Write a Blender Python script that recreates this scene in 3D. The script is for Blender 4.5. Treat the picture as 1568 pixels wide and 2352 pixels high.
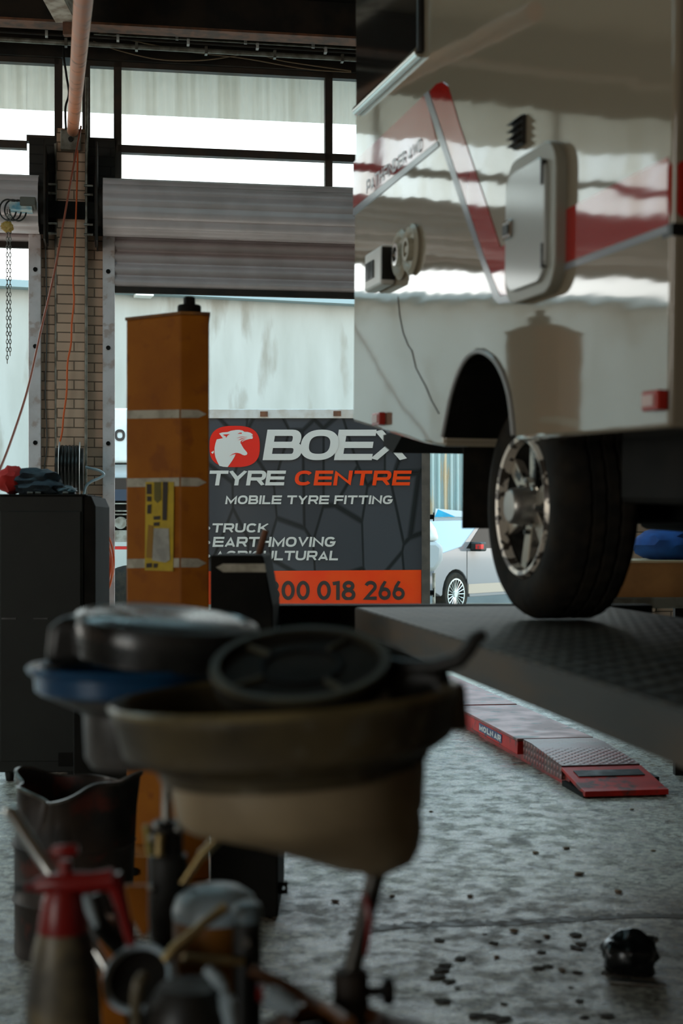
import bpy, bmesh, math, random
from mathutils import Vector, Matrix, noise
random.seed(7)
for o in list(bpy.data.objects): bpy.data.objects.remove(o)
SC = bpy.context.scene
COL = SC.collection
# ------------------------------------------------------------------ camera, sky, sun, exposure
F, CX, HY, CH = 3267.0, 784.0, 1225.0, 1.45        # focal length (px), optical centre, horizon row, eye height
cam = bpy.data.cameras.new('camera'); cam_o = bpy.data.objects.new('camera', cam); COL.objects.link(cam_o)
cam_o.location = (0, 0, CH); cam_o.rotation_euler = (math.pi/2, 0, 0)
cam.sensor_fit = 'VERTICAL'; cam.sensor_height = 36.0; cam.lens = F/2352*36.0
cam.shift_y = (HY-1176)/2352.0
cam.clip_start = .05; cam.clip_end = 400
cam.dof.use_dof = True; cam.dof.focus_distance = 14.5; cam.dof.aperture_fstop = 3.0
SC.camera = cam_o
SC.view_settings.view_transform = 'Standard'; SC.view_settings.look = 'None'
SC.view_settings.gamma = 1.0; SC.view_settings.use_curve_mapping = False
SC.view_settings.exposure = 0.3
SC.cycles.max_bounces = 7; SC.cycles.diffuse_bounces = 4; SC.cycles.glossy_bounces = 4
SC.cycles.transmission_bounces = 6; SC.cycles.transparent_max_bounces = 8
SC.cycles.sample_clamp_indirect = 6.0; SC.cycles.caustics_reflective = False; SC.cycles.caustics_refractive = False
SC.cycles.use_denoising = True
w = bpy.data.worlds.new('sky'); SC.world = w; w.use_nodes = True
nt = w.node_tree; nt.nodes.clear()
out = nt.nodes.new('ShaderNodeOutputWorld'); bg = nt.nodes.new('ShaderNodeBackground')
tc = nt.nodes.new('ShaderNodeTexCoord'); sx = nt.nodes.new('ShaderNodeSeparateXYZ'); rp = nt.nodes.new('ShaderNodeValToRGB')
nt.links.new(tc.outputs['Generated'], sx.inputs[0]); nt.links.new(sx.outputs['Z'], rp.inputs[0])
rp.color_ramp.elements[0].color = (1.0, .97, .89, 1); rp.color_ramp.elements[1].color = (.42, .70, .86, 1)
rp.color_ramp.elements[0].position = .08; rp.color_ramp.elements[1].position = .50
nt.links.new(rp.outputs[0], bg.inputs[0]); bg.inputs[1].default_value = 3.6
nt.links.new(bg.outputs[0], out.inputs[0])

# ------------------------------------------------------------------ frames
I4 = Matrix.Identity(4)
YAW = math.radians(9.0)
ROOM = Matrix.Translation((-2.46, 13.0, 0)) @ Matrix.Rotation(YAW, 4, 'Z')   # x along the far wall, y outwards
TH, PH = math.radians(13.5), math.radians(2.0)
RU = Vector((-math.sin(TH)*math.cos(PH), math.cos(TH)*math.cos(PH), math.sin(PH)))
RN = Vector((-math.cos(TH), -math.sin(TH), 0)); RW = RU.cross(RN)
RV = Matrix(((RU.x, RN.x, RW.x, .45), (RU.y, RN.y, RW.y, 4.81), (RU.z, RN.z, RW.z, 0), (0, 0, 0, 1)))
CAM = Vector((0, 0, CH))
def P(px, py, Y): return Vector(((px-CX)/F*Y, Y, CH+(HY-py)/F*Y))
def hit(M, px, py, y=0.0):                          # where a sight line meets the plane y of frame M, in M's coordinates
    Mi = M.inverted(); c = Mi @ CAM; d = (Mi @ (CAM+Vector(((px-CX)/F, 1, (HY-py)/F)))) - c
    return c+d*((y-c.y)/d.y)
def wl(px, py, b=0.0): return hit(ROOM, px, py, b)
def rv(px, py, off=0.0): return hit(RV, px, py, off)
def gnd(px, py, z=0.0): Y = (CH-z)*F/(py-HY); return Vector(((px-CX)/F*Y, Y, z))

# ------------------------------------------------------------------ materials
MATS = {}
def mat(name, c1, c2=None, scale=6.0, rough=.5, rough2=None, metal=0.0, bump=0.0, stretch=(1, 1, 1), lo=.4, hi=.62, c3=None, scale3=30.0, coat=0.0, spec=.5, bdist=.01, bscale=None, detail=6.0):
    if name in MATS: return MATS[name]
    m = bpy.data.materials.new(name); m.use_nodes = True; n = m.node_tree.nodes; L = m.node_tree.links
    b = n['Principled BSDF']; b.inputs['Base Color'].default_value = (*c1, 1); b.inputs['Roughness'].default_value = rough
    b.inputs['Metallic'].default_value = metal; b.inputs['Coat Weight'].default_value = coat; b.inputs['Coat Roughness'].default_value = .05
    b.inputs['Specular IOR Level'].default_value = spec
    if c2 or bump or rough2 is not None:
        t = n.new('ShaderNodeTexCoord'); mp = n.new('ShaderNodeMapping'); mp.inputs['Scale'].default_value = stretch
        L.new(t.outputs['Object'], mp.inputs[0])
        nz = n.new('ShaderNodeTexNoise'); nz.inputs['Scale'].default_value = scale; nz.inputs['Detail'].default_value = detail
        L.new(mp.outputs[0], nz.inputs['Vector'])
        r = n.new('ShaderNodeValToRGB'); r.color_ramp.elements[0].position = lo; r.color_ramp.elements[1].position = hi
        L.new(nz.outputs['Fac'], r.inputs[0])
        if c2:
            mx = n.new('ShaderNodeMix'); mx.data_type = 'RGBA'; mx.inputs[6].default_value = (*c1, 1); mx.inputs[7].default_value = (*c2, 1)
            L.new(r.outputs[0], mx.inputs[0]); col = mx.outputs[2]
            if c3:
                n3 = n.new('ShaderNodeTexNoise'); n3.inputs['Scale'].default_value = scale3; n3.inputs['Detail'].default_value = 8
                L.new(mp.outputs[0], n3.inputs['Vector'])
                r3 = n.new('ShaderNodeValToRGB'); r3.color_ramp.elements[0].position = .56; r3.color_ramp.elements[1].position = .66
                L.new(n3.outputs['Fac'], r3.inputs[0])
                m3 = n.new('ShaderNodeMix'); m3.data_type = 'RGBA'; m3.inputs[7].default_value = (*c3, 1)
                L.new(r3.outputs[0], m3.inputs[0]); L.new(col, m3.inputs[6]); col = m3.outputs[2]
            L.new(col, b.inputs['Base Color'])
        if rough2 is not None:
            mr = n.new('ShaderNodeMapRange'); mr.inputs[3].default_value = rough; mr.inputs[4].default_value = rough2
            L.new(r.outputs[0], mr.inputs[0]); L.new(mr.outputs[0], b.inputs['Roughness'])
        if bump:
            bn = nz
            if bscale:
                bn = n.new('ShaderNodeTexNoise'); bn.inputs['Scale'].default_value = bscale; bn.inputs['Detail'].default_value = 3
                L.new(mp.outputs[0], bn.inputs['Vector'])
            bp = n.new('ShaderNodeBump'); bp.inputs['Strength'].default_value = bump; bp.inputs['Distance'].default_value = bdist
            L.new(bn.outputs['Fac'], bp.inputs['Height']); L.new(bp.outputs[0], b.inputs['Normal'])
            if coat: L.new(bp.outputs[0], b.inputs['Coat Normal'])
    MATS[name] = m; return m
def brick_mat(name, c1, c2, mortar, rough=.7):
    m = bpy.data.materials.new(name); m.use_nodes = True; n = m.node_tree.nodes; L = m.node_tree.links; b = n['Principled BSDF']
    t = n.new('ShaderNodeTexCoord'); s = n.new('ShaderNodeSeparateXYZ'); a = n.new('ShaderNodeMath'); c = n.new('ShaderNodeCombineXYZ')
    L.new(t.outputs['Object'], s.inputs[0]); L.new(s.outputs[0], a.inputs[0]); L.new(s.outputs[1], a.inputs[1])
    L.new(a.outputs[0], c.inputs[0]); L.new(s.outputs[2], c.inputs[1])
    br = n.new('ShaderNodeTexBrick'); L.new(c.outputs[0], br.inputs['Vector'])
    br.inputs['Color1'].default_value = (*c1, 1); br.inputs['Color2'].default_value = (*c2, 1); br.inputs['Mortar'].default_value = (*mortar, 1)
    br.inputs['Scale'].default_value = 1.0; br.inputs['Brick Width'].default_value = .30; br.inputs['Row Height'].default_value = .086
    br.inputs['Mortar Size'].default_value = .006; br.inputs['Mortar Smooth'].default_value = .3
    nz = n.new('ShaderNodeTexNoise'); nz.inputs['Scale'].default_value = 3; nz.inputs['Detail'].default_value = 6
    L.new(t.outputs['Object'], nz.inputs['Vector'])
    mx = n.new('ShaderNodeMix'); mx.data_type = 'RGBA'; mx.blend_type = 'MULTIPLY'; mx.inputs[0].default_value = .4
    L.new(br.outputs[0], mx.inputs[6]); L.new(nz.outputs['Fac'], mx.inputs[7]); L.new(mx.outputs[2], b.inputs['Base Color'])
    bp = n.new('ShaderNodeBump'); bp.inputs['Strength'].default_value = .8; bp.inputs['Distance'].default_value = .01; bp.invert = True
    L.new(br.outputs['Fac'], bp.inputs['Height']); L.new(bp.outputs[0], b.inputs['Normal']); b.inputs['Roughness'].default_value = rough
    return m
def sheet_mat():                                    # cloudy corrugated roof-light sheet, streaked by rain
    m = bpy.data.materials.new('clear_corrugated_sheet'); m.use_nodes = True; n = m.node_tree.nodes; L = m.node_tree.links; n.clear()
    o = n.new('ShaderNodeOutputMaterial'); t = n.new('ShaderNodeTexCoord'); mp = n.new('ShaderNodeMapping'); mp.inputs['Scale'].default_value = (9, 1, .25)
    L.new(t.outputs['Object'], mp.inputs[0]); nz = n.new('ShaderNodeTexNoise'); nz.inputs['Scale'].default_value = 1.6; nz.inputs['Detail'].default_value = 5
    L.new(mp.outputs[0], nz.inputs['Vector'])
    r = n.new('ShaderNodeValToRGB'); r.color_ramp.elements[0].position = .36; r.color_ramp.elements[1].position = .56
    r.color_ramp.elements[0].color = (.62, .60, .52, 1); r.color_ramp.elements[1].color = (.92, .96, .97, 1)
    L.new(nz.outputs['Fac'], r.inputs[0])
    tr = n.new('ShaderNodeBsdfTransparent'); L.new(r.outputs[0], tr.inputs[0])
    tl = n.new('ShaderNodeBsdfTranslucent'); tl.inputs[0].default_value = (.8, .82, .78, 1)
    mx = n.new('ShaderNodeMixShader'); mx.inputs[0].default_value = .42; L.new(tr.outputs[0], mx.inputs[1]); L.new(tl.outputs[0], mx.inputs[2])
    L.new(mx.outputs[0], o.inputs[0]); return m
def tread_sign_mat():                               # sign panel printed with a dark tyre tread
    m = bpy.data.materials.new('tread_print_panel'); m.use_nodes = True; n = m.node_tree.nodes; L = m.node_tree.links; b = n['Principled BSDF']
    t = n.new('ShaderNodeTexCoord'); mp = n.new('ShaderNodeMapping'); mp.inputs['Rotation'].default_value = (0, math.radians(28), 0); mp.inputs['Scale'].default_value = (1.75, 1, .72)
    L.new(t.outputs['Object'], mp.inputs[0]); v = n.new('ShaderNodeTexVoronoi'); v.feature = 'DISTANCE_TO_EDGE'; v.inputs['Scale'].default_value = 1.5
    v2 = n.new('ShaderNodeTexVoronoi'); v2.inputs['Scale'].default_value = 1.5
    L.new(mp.outputs[0], v.inputs['Vector']); L.new(mp.outputs[0], v2.inputs['Vector'])
    r = n.new('ShaderNodeValToRGB'); r.color_ramp.elements[0].position = .016; r.color_ramp.elements[1].position = .05
    r.color_ramp.elements[0].color = (.014, .017, .018, 1); r.color_ramp.elements[1].color = (.050, .054, .062, 1)
    L.new(v.outputs['Distance'], r.inputs[0])
    mx = n.new('ShaderNodeMix'); mx.data_type = 'RGBA'; mx.blend_type = 'MULTIPLY'; mx.inputs[0].default_value = .55
    hs = n.new('ShaderNodeHueSaturation'); hs.inputs['Saturation'].default_value = .0; hs.inputs['Value'].default_value = 1.6
    L.new(v2.outputs['Color'], hs.inputs['Color']); L.new(r.outputs[0], mx.inputs[6]); L.new(hs.outputs[0], mx.inputs[7])
    L.new(mx.outputs[2], b.inputs['Base Color']); b.inputs['Roughness'].default_value = .25; return m
def floor_mat():
    m = bpy.data.materials.new('oily_concrete'); m.use_nodes = True; n = m.node_tree.nodes; L = m.node_tree.links; b = n['Principled BSDF']
    t = n.new('ShaderNodeTexCoord')
    def nz(s, d, st=(1, 1, 1)):
        mp = n.new('ShaderNodeMapping'); mp.inputs['Scale'].default_value = st; L.new(t.outputs['Object'], mp.inputs[0])
        x = n.new('ShaderNodeTexNoise'); x.inputs['Scale'].default_value = s; x.inputs['Detail'].default_value = d; x.inputs['Roughness'].default_value = .68
        L.new(mp.outputs[0], x.inputs['Vector']); return x
    def ramp(src, p0, p1, c0=(0, 0, 0, 1), c1=(1, 1, 1, 1)):
        r = n.new('ShaderNodeValToRGB'); r.color_ramp.elements[0].position = p0; r.color_ramp.elements[1].position = p1
        r.color_ramp.elements[0].color = c0; r.color_ramp.elements[1].color = c1; L.new(src, r.inputs[0]); return r
    big = ramp(nz(2.0, 12).outputs['Fac'], .34, .66, (.34, .27, .20, 1), (.66, .59, .49, 1))
    fine = ramp(nz(24, 14).outputs['Fac'], .44, .56, (.26, .23, .21, 1), (1, 1, 1, 1))
    speck = ramp(nz(42, 8).outputs['Fac'], .39, .45, (.10, .075, .055, 1), (1, 1, 1, 1))
    grime = ramp(nz(5.0, 14).outputs['Fac'], .54, .64, (1, 1, 1, 1), (.20, .145, .10, 1))
    prev = big.outputs[0]
    for lay, f_ in ((fine, .8), (speck, 1.0), (grime, .9)):
        mx = n.new('ShaderNodeMix'); mx.data_type = 'RGBA'; mx.blend_type = 'MULTIPLY'; mx.inputs[0].default_value = f_
        L.new(prev, mx.inputs[6]); L.new(lay.outputs[0], mx.inputs[7]); prev = mx.outputs[2]
    L.new(prev, b.inputs['Base Color'])
    wet = ramp(nz(9.0, 15).outputs['Fac'], .42, .60, (.60, .60, .60, 1), (.17, .17, .17, 1))
    L.new(wet.outputs[0], b.inputs['Roughness'])
    bp = n.new('ShaderNodeBump'); bp.inputs['Strength'].default_value = .6; bp.inputs['Distance'].default_value = .004
    L.new(nz(55, 10).outputs['Fac'], bp.inputs['Height']); L.new(bp.outputs[0], b.inputs['Normal']); return m
def chequer_mat(name, c1, c2, rough, metal, pitch=24):        # raised chequer-plate pattern
    m = bpy.data.materials.new(name); m.use_nodes = True; n = m.node_tree.nodes; L = m.node_tree.links; b = n['Principled BSDF']
    t = n.new('ShaderNodeTexCoord'); mp = n.new('ShaderNodeMapping'); mp.inputs['Rotation'].default_value = (0, 0, math.radians(45)); L.new(t.outputs['Object'], mp.inputs[0])
    wv = n.new('ShaderNodeTexChecker'); wv.inputs['Scale'].default_value = 46; L.new(mp.outputs[0], wv.inputs['Vector'])
    v = n.new('ShaderNodeTexVoronoi'); v.inputs['Scale'].default_value = pitch; v.inputs['Randomness'].default_value = 0; L.new(mp.outputs[0], v.inputs['Vector'])
    r = n.new('ShaderNodeValToRGB'); r.color_ramp.elements[0].position = .25; r.color_ramp.elements[1].position = .45; r.color_ramp.elements[0].color = (1, 1, 1, 1); r.color_ramp.elements[1].color = (0, 0, 0, 1)
    L.new(v.outputs['Distance'], r.inputs[0]); bp = n.new('ShaderNodeBump'); bp.inputs['Strength'].default_value = .9; bp.inputs['Distance'].default_value = .006
    L.new(r.outputs[0], bp.inputs['Height']); L.new(bp.outputs[0], b.inputs['Normal'])
    nz = n.new('ShaderNodeTexNoise'); nz.inputs['Scale'].default_value = 5; nz.inputs['Detail'].default_value = 8; L.new(t.outputs['Object'], nz.inputs['Vector'])
    r2 = n.new('ShaderNodeValToRGB'); r2.color_ramp.elements[0].position = .38; r2.color_ramp.elements[1].position = .62; r2.color_ramp.elements[0].color = (*c1, 1); r2.color_ramp.elements[1].color = (*c2, 1)
    L.new(nz.outputs['Fac'], r2.inputs[0]); mm = n.new('ShaderNodeMix'); mm.data_type = 'RGBA'; mm.blend_type = 'MULTIPLY'; mm.inputs[0].default_value = .75
    inv = n.new('ShaderNodeMapRange'); inv.inputs[3].default_value = .35; inv.inputs[4].default_value = 1.6; L.new(r.outputs[0], inv.inputs[0]); L.new(r2.outputs[0], mm.inputs[6]); L.new(inv.outputs[0], mm.inputs[7]); L.new(mm.outputs[2], b.inputs['Base Color']); b.inputs['Roughness'].default_value = rough; b.inputs['Metallic'].default_value = metal
    return m
black = mat('black_plastic', (.008, .008, .007), (.018, .017, .014), 9, .34, .6, spec=.4)
black_steel = mat('black_steel', (.006, .006, .005), (.012, .011, .009), 5, .7, spec=.1)
dark_steel = mat('dark_steel', (.014, .012, .010), (.032, .022, .015), 4, .65, spec=.3)
rubber = mat('rubber', (.012, .011, .009), (.024, .019, .013), 12, .85, bump=.2, spec=.2)
chrome = mat('chrome', (.75, .75, .73), None, rough=.12, metal=1)
steel = mat('worn_steel', (.32, .31, .28), (.12, .10, .08), 12, .35, .6, metal=.9)
galv = mat('galvanised', (.30, .29, .25), (.16, .14, .11), 10, .5, metal=.6)
grey_plate = mat('grey_print', (.42, .44, .46), None, rough=.25)
rv_white = mat('camper_paint', (.30, .252, .182), None, rough=.05, coat=.55, spec=.7, bump=.10, bdist=.02, stretch=(.8, .8, 2.4), bscale=1.3, scale=2)
rv_red = mat('camper_red', (.42, .012, .008), None, rough=.05, coat=.55, spec=.7, bump=.10, bdist=.02, stretch=(.8, .8, 2.4), bscale=1.3, scale=2)
rv_silver = mat('camper_silver', (.27, .29, .32), None, rough=.15)
rv_text = mat('camper_lettering', (.23, .23, .25), None, rough=.2)
dark_glass = mat('dark_glass', (.012, .011, .010), None, rough=.06, spec=.12)
yellow = mat('yellow_paint', (.37, .118, .005), (.30, .088, .004), 4, .55, c3=(.26, .075, .007), scale3=9, bump=.03, spec=.2)
offwhite = mat('offwhite_tape', (.50, .47, .38), (.34, .31, .24), 20, .6)
white = mat('white_paint', (.78, .78, .76), (.66, .65, .62), 4, .4)
red_paint = mat('red_paint', (.60, .022, .014), (.46, .018, .014), 6, .5, c3=(.13, .035, .03), scale3=9, spec=.3)
red_top = mat('worn_red_deck', (.34, .04, .033), (.30, .115, .095), 5, .38, .55, c3=(.08, .05, .04), scale3=8)
red_plastic = mat('red_plastic', (.24, .009, .008), None, rough=.3)
orange = mat('orange_cable', (.62, .10, .015), None, rough=.45)
jamb_mat = mat('lilac_grey_steel', (.74, .67, .67), (.62, .55, .54), 6, .5, c3=(.52, .40, .36), scale3=12)
slat_mat = mat('shutter_slats', (.56, .48, .475), (.47, .40, .39), 3, .32)
navy = mat('navy_cloth', (.012, .022, .032), (.025, .04, .05), 20, .9)
red_cloth = mat('red_cloth', (.45, .02, .015), None, rough=.9)
blue_cloth = mat('blue_cloth', (.012, .10, .40), (.01, .06, .25), 8, .8)
conc = mat('streaked_concrete', (.27, .27, .242), (.33, .33, .305), 1.2, .8, stretch=(1.4, 1, .35), lo=.3, hi=.65, c3=(.215, .20, .17), scale3=1.1)  # grey concrete in its own tones, randomly streaked
teal_fascia = mat('pale_blue_metal', (.20, .265, .28), None, rough=.5)
yard = mat('yard_concrete', (.44, .39, .32), (.36, .315, .255), 2, .8)
olive = mat('stained_plastic', (.13, .10, .05), (.040, .032, .019), 5, .32, .55, lo=.35, hi=.65, c3=(.14, .12, .08), scale3=16)
olive_lo = mat('cloudy_tank_plastic', (.40, .31, .19), (.24, .18, .105), 5, .4, .6, lo=.35, hi=.65)
blue_pan = mat('blue_enamel', (.008, .08, .20), (.01, .05, .12), 6, .25)
grey_dirty = mat('dirty_grey_plastic', (.10, .095, .09), (.05, .048, .045), 9, .4)
rust = mat('rusty_drum', (.035, .022, .015), (.012, .011, .010), 5, .5, .7, c3=(.10, .02, .012), scale3=6)
amber = mat('amber_plastic', (.22, .085, .012), (.12, .05, .012), 6, .35)
tub_white = mat('blue_white_plastic', (.42, .52, .58), (.32, .40, .44), 8, .35)
brass = mat('brass', (.42, .30, .13), (.22, .16, .08), 20, .35, metal=.8)
bottle_m = mat('oily_bottle', (.20, .16, .09), (.045, .042, .034), 11, .4, .6, lo=.38, hi=.58)
pipe_or = mat('faded_orange_pipe', (.60, .20, .085), (.50, .21, .12), 5, .55, c3=(.28, .10, .04), scale3=8)
cab_m = mat('charcoal_cabinet', (.016, .018, .015), (.013, .014, .012), 3, .55, spec=.2)
tan_ceiling = mat('tan_ceiling', (.20, .165, .115), (.14, .11, .075), 3, .85)
brown_beam = mat('brown_paint', (.52, .25, .09), (.40, .19, .07), 6, .4)
car_grey = mat('car_paint', (.17, .16, .165), None, rough=.15, coat=.5)
sign_orange = mat('sign_orange', (.95, .050, .004), (.95, .075, .006), 2, .3)
sign_white = mat('sign_white', (.72, .70, .66), None, rough=.35)
sign_dark = mat('sign_dark_text', (.035, .028, .025), None, rough=.4)
logo_red = mat('logo_red', (.80, .02, .008), None, rough=.3)
label_y = mat('label_yellow', (.58, .40, .015), (.46, .32, .02), 15, .45)
marker_red = mat('lamp_red', (.45, .03, .02), None, rough=.2)
lens_white = mat('lamp_lens', (.65, .42, .38), None, rough=.2)
brick = brick_mat('painted_brick', (.76, .50, .35), (.68, .44, .30), (.22, .14, .09))
brick_dark = brick_mat('dark_brick', (.030, .026, .020), (.022, .02, .016), (.014, .012, .010))
clear_sheet = sheet_mat(); tread_panel = tread_sign_mat(); floor_m = floor_mat()
chequer = chequer_mat('chequer_plate', (.030, .022, .012), (.060, .046, .027), .5, .3, 13)
chequer_red = chequer_mat('red_chequer_plate', (.24, .03, .022), (.22, .10, .08), .42, .2)

# ------------------------------------------------------------------ mesh building
WM = {}
def tagp(o, label=None, cat=None, group=None, kind=None):
    if label: o['label'] = label
    if cat: o['category'] = cat
    if group: o['group'] = group
    if kind: o['kind'] = kind
    return o
def thing(name, label, cat, loc=(0, 0, 0), frame=I4, group=None, kind=None):   # an Empty at the thing's base
    o = bpy.data.objects.new(name, None); o.empty_display_size = .1; COL.objects.link(o)
    o.matrix_world = frame @ Matrix.Translation(loc); WM[o.name] = o.matrix_world.copy()
    return tagp(o, label, cat, group, kind)
class MB:
    def __init__(s, frame=I4): s.bm = bmesh.new(); s.fr = frame
    def vf(s, vs, fs):
        v = [s.bm.verts.new(p) for p in vs]
        for f in fs:
            try: s.bm.faces.new([v[i] for i in f])
            except ValueError: pass
        return v
    def box(s, x0, x1, y0, y1, z0, z1, M=None):
        vs = [Vector((x, y, z)) for z in (z0, z1) for y in (y0, y1) for x in (x0, x1)]
        if M: vs = [M @ p for p in vs]
        s.vf(vs, [(0, 2, 3, 1), (4, 5, 7, 6), (0, 1, 5, 4), (2, 6, 7, 3), (0, 4, 6, 2), (1, 3, 7, 5)]); return s
    def prism(s, pts, d):                           # pts: 3-D outline, extruded by vector d
        d = Vector(d); a = [Vector(p) for p in pts]; n = len(a)
        s.vf(a+[p+d for p in a], [tuple(range(n))[::-1], tuple(range(n, 2*n))]+[(i, (i+1) % n, n+(i+1) % n, n+i) for i in range(n)]); return s
    def face(s, pts): s.vf([Vector(p) for p in pts], [tuple(range(len(pts)))]); return s
    def cyl(s, p0, p1, r0, r1=None, seg=20, caps=True):
        p0 = Vector(p0); p1 = Vector(p1); r1 = r0 if r1 is None else r1; return s.rings([p0, p1], [r0, r1], seg, caps)
    def rings(s, pts, rad, seg=14, caps=True, closed=False):
        pts = [Vector(p) for p in pts]; n = len(pts); vs = []; up = None
        for i, p in enumerate(pts):
            if closed: t = (pts[(i+1) % n]-pts[i-1]).normalized()
            else: t = (pts[min(i+1, n-1)]-pts[max(i-1, 0)]).normalized()
            if up is None: up = t.orthogonal().normalized()
            else:
                up = up-t*up.dot(t)
                up = up.normalized() if up.length > 1e-6 else t.orthogonal().normalized()
            sd = t.cross(up); r = rad[i] if isinstance(rad, (list, tuple)) else rad
            vs += [p+(up*math.cos(2*math.pi*k/seg)+sd*math.sin(2*math.pi*k/seg))*r for k in range(seg)]
        fs = []
        for i in range(n if closed else n-1):
            j = (i+1) % n
            fs += [(i*seg+k, i*seg+(k+1) % seg, j*seg+(k+1) % seg, j*seg+k) for k in range(seg)]
        if caps and not closed: fs += [tuple(range(seg))[::-1], tuple(range((n-1)*seg, n*seg))]
        s.vf(vs, fs); return s
    def tube(s, pts, r, seg=10, sub=6, closed=False):    # smooth tube through the points
        pts = [Vector(p) for p in pts]; n = len(pts); q = []
        for i in range(n if closed else n-1):
            a, b, c, d = ((pts[(i-1) % n], pts[i], pts[(i+1) % n], pts[(i+2) % n]) if closed else (pts[max(i-1, 0)], pts[i], pts[i+1], pts[min(i+2, n-1)]))
            for k in range(sub):
                t = k/sub
                q.append(.5*((2*b)+(c-a)*t+(2*a-5*b+4*c-d)*t*t+(3*b-a-3*c+d)*t**3))
        if not closed: q.append(pts[-1])
        return s.rings(q, r, seg, True, closed)
    def lathe(s, prof, M=I4, seg=48, rmod=None, close=False):    # prof: (r, z), turned about z, then placed by M
        vs = []; n = len(prof)
        for i, (r, z) in enumerate(prof):
            for k in range(seg):
                a = 2*math.pi*k/seg; rr = r+(rmod(i, k) if rmod else 0)
                vs.append(M @ Vector((rr*math.cos(a), rr*math.sin(a), z)))
        fs = [(i*seg+k, i*seg+(k+1) % seg, ((i+1) % n)*seg+(k+1) % seg, ((i+1) % n)*seg+k) for i in range(n if close else n-1) for k in range(seg)]
        if not close:
            if prof[0][0] > 1e-5: fs.append(tuple(range(seg))[::-1])
            if prof[-1][0] > 1e-5: fs.append(tuple(range((n-1)*seg, n*seg)))
        s.vf(vs, fs); return s
    def blob(s, c, r, M=I4, sub=3, amp=.2, fq=3.0, seed=0):
        t = bmesh.new(); bmesh.ops.create_icosphere(t, subdivisions=sub, radius=1)
        base = len(s.bm.verts); vm = {}
        for v in t.verts:
            d = v.co.normalized(); k = 1+amp*noise.noise(d*fq+Vector((seed*7.1, seed*3.3, 0)))+amp*.3*noise.noise(d*fq*2.7+Vector((seed, 9, 2)))
            vm[v.index] = s.bm.verts.new(M @ (Vector(c)+Vector((d.x*r[0], d.y*r[1], d.z*r[2]))*k))
        for f in t.faces: s.bm.faces.new([vm[v.index] for v in f.verts])
        t.free(); return s
    def rest(s, z):                                  # flatten what would sink below height z
        for v in s.bm.verts: v.co.z = max(v.co.z, z)
        return s
    def split(s, name, m, parent=None, **kw):        # every separate piece as an object of its own
        s.bm.verts.index_update(); seen = set(); last = None
        for v0 in list(s.bm.verts):
            if v0 in seen: continue
            comp = [v0]; seen.add(v0)
            for v in comp:
                for e in v.link_edges:
                    o = e.other_vert(v)
                    if o not in seen: seen.add(o); comp.append(o)
            ix = {v: i for i, v in enumerate(comp)}; p = MB(s.fr)
            fs = {f for v in comp for f in v.link_faces}
            p.vf([v.co.copy() for v in comp], [tuple(ix[v] for v in f.verts) for f in fs]); last = p.build(name, m, parent, **kw)
        s.bm.free(); return last
    def build(s, name, m, parent=None, smooth=False, bevel=0.0, seg=2, label=None, cat=None, group=None, kind=None, clean=True):
        bm = s.bm
        if clean: bmesh.ops.remove_doubles(bm, verts=bm.verts, dist=1e-5)
        bmesh.ops.recalc_face_normals(bm, faces=bm.faces)
        me = bpy.data.meshes.new(name)
        if parent is not None:
            W = WM[parent.name]; bm.transform(W.inverted() @ s.fr)
        else:
            xs = [v.co for v in bm.verts]; lo = [min(p[i] for p in xs) for i in range(3)]; hi = [max(p[i] for p in xs) for i in range(3)]
            org = Vector(((lo[0]+hi[0])/2, (lo[1]+hi[1])/2, lo[2])); bm.transform(Matrix.Translation(-org)); W = s.fr @ Matrix.Translation(org)
        bm.to_mesh(me); bm.free(); me.materials.append(m)
        if smooth:
            for p in me.polygons: p.use_smooth = True
            try: me.set_sharp_from_angle(angle=math.radians(42))
            except Exception: pass
        o = bpy.data.objects.new(name, me); COL.objects.link(o)
        if parent is not None: o.parent = parent
        else: o.matrix_world = W
        WM[o.name] = W.copy()
        if bevel:
            b = o.modifiers.new('bevel', 'BEVEL'); b.width = bevel; b.segments = seg; b.limit_method = 'ANGLE'; b.angle_limit = math.radians(35); b.harden_normals = False
        return tagp(o, label, cat, group, kind)
def arc(cx, cy, rx, ry, a0, a1, n=14, pw=.82):
    out = []
    for k in range(n+1):
        a = math.radians(a0+(a1-a0)*k/n); c, d = math.cos(a), math.sin(a)
        out.append((cx+rx*math.copysign(abs(c)**pw, c), cy+ry*math.copysign(abs(d)**pw, d)))
    return out
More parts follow.
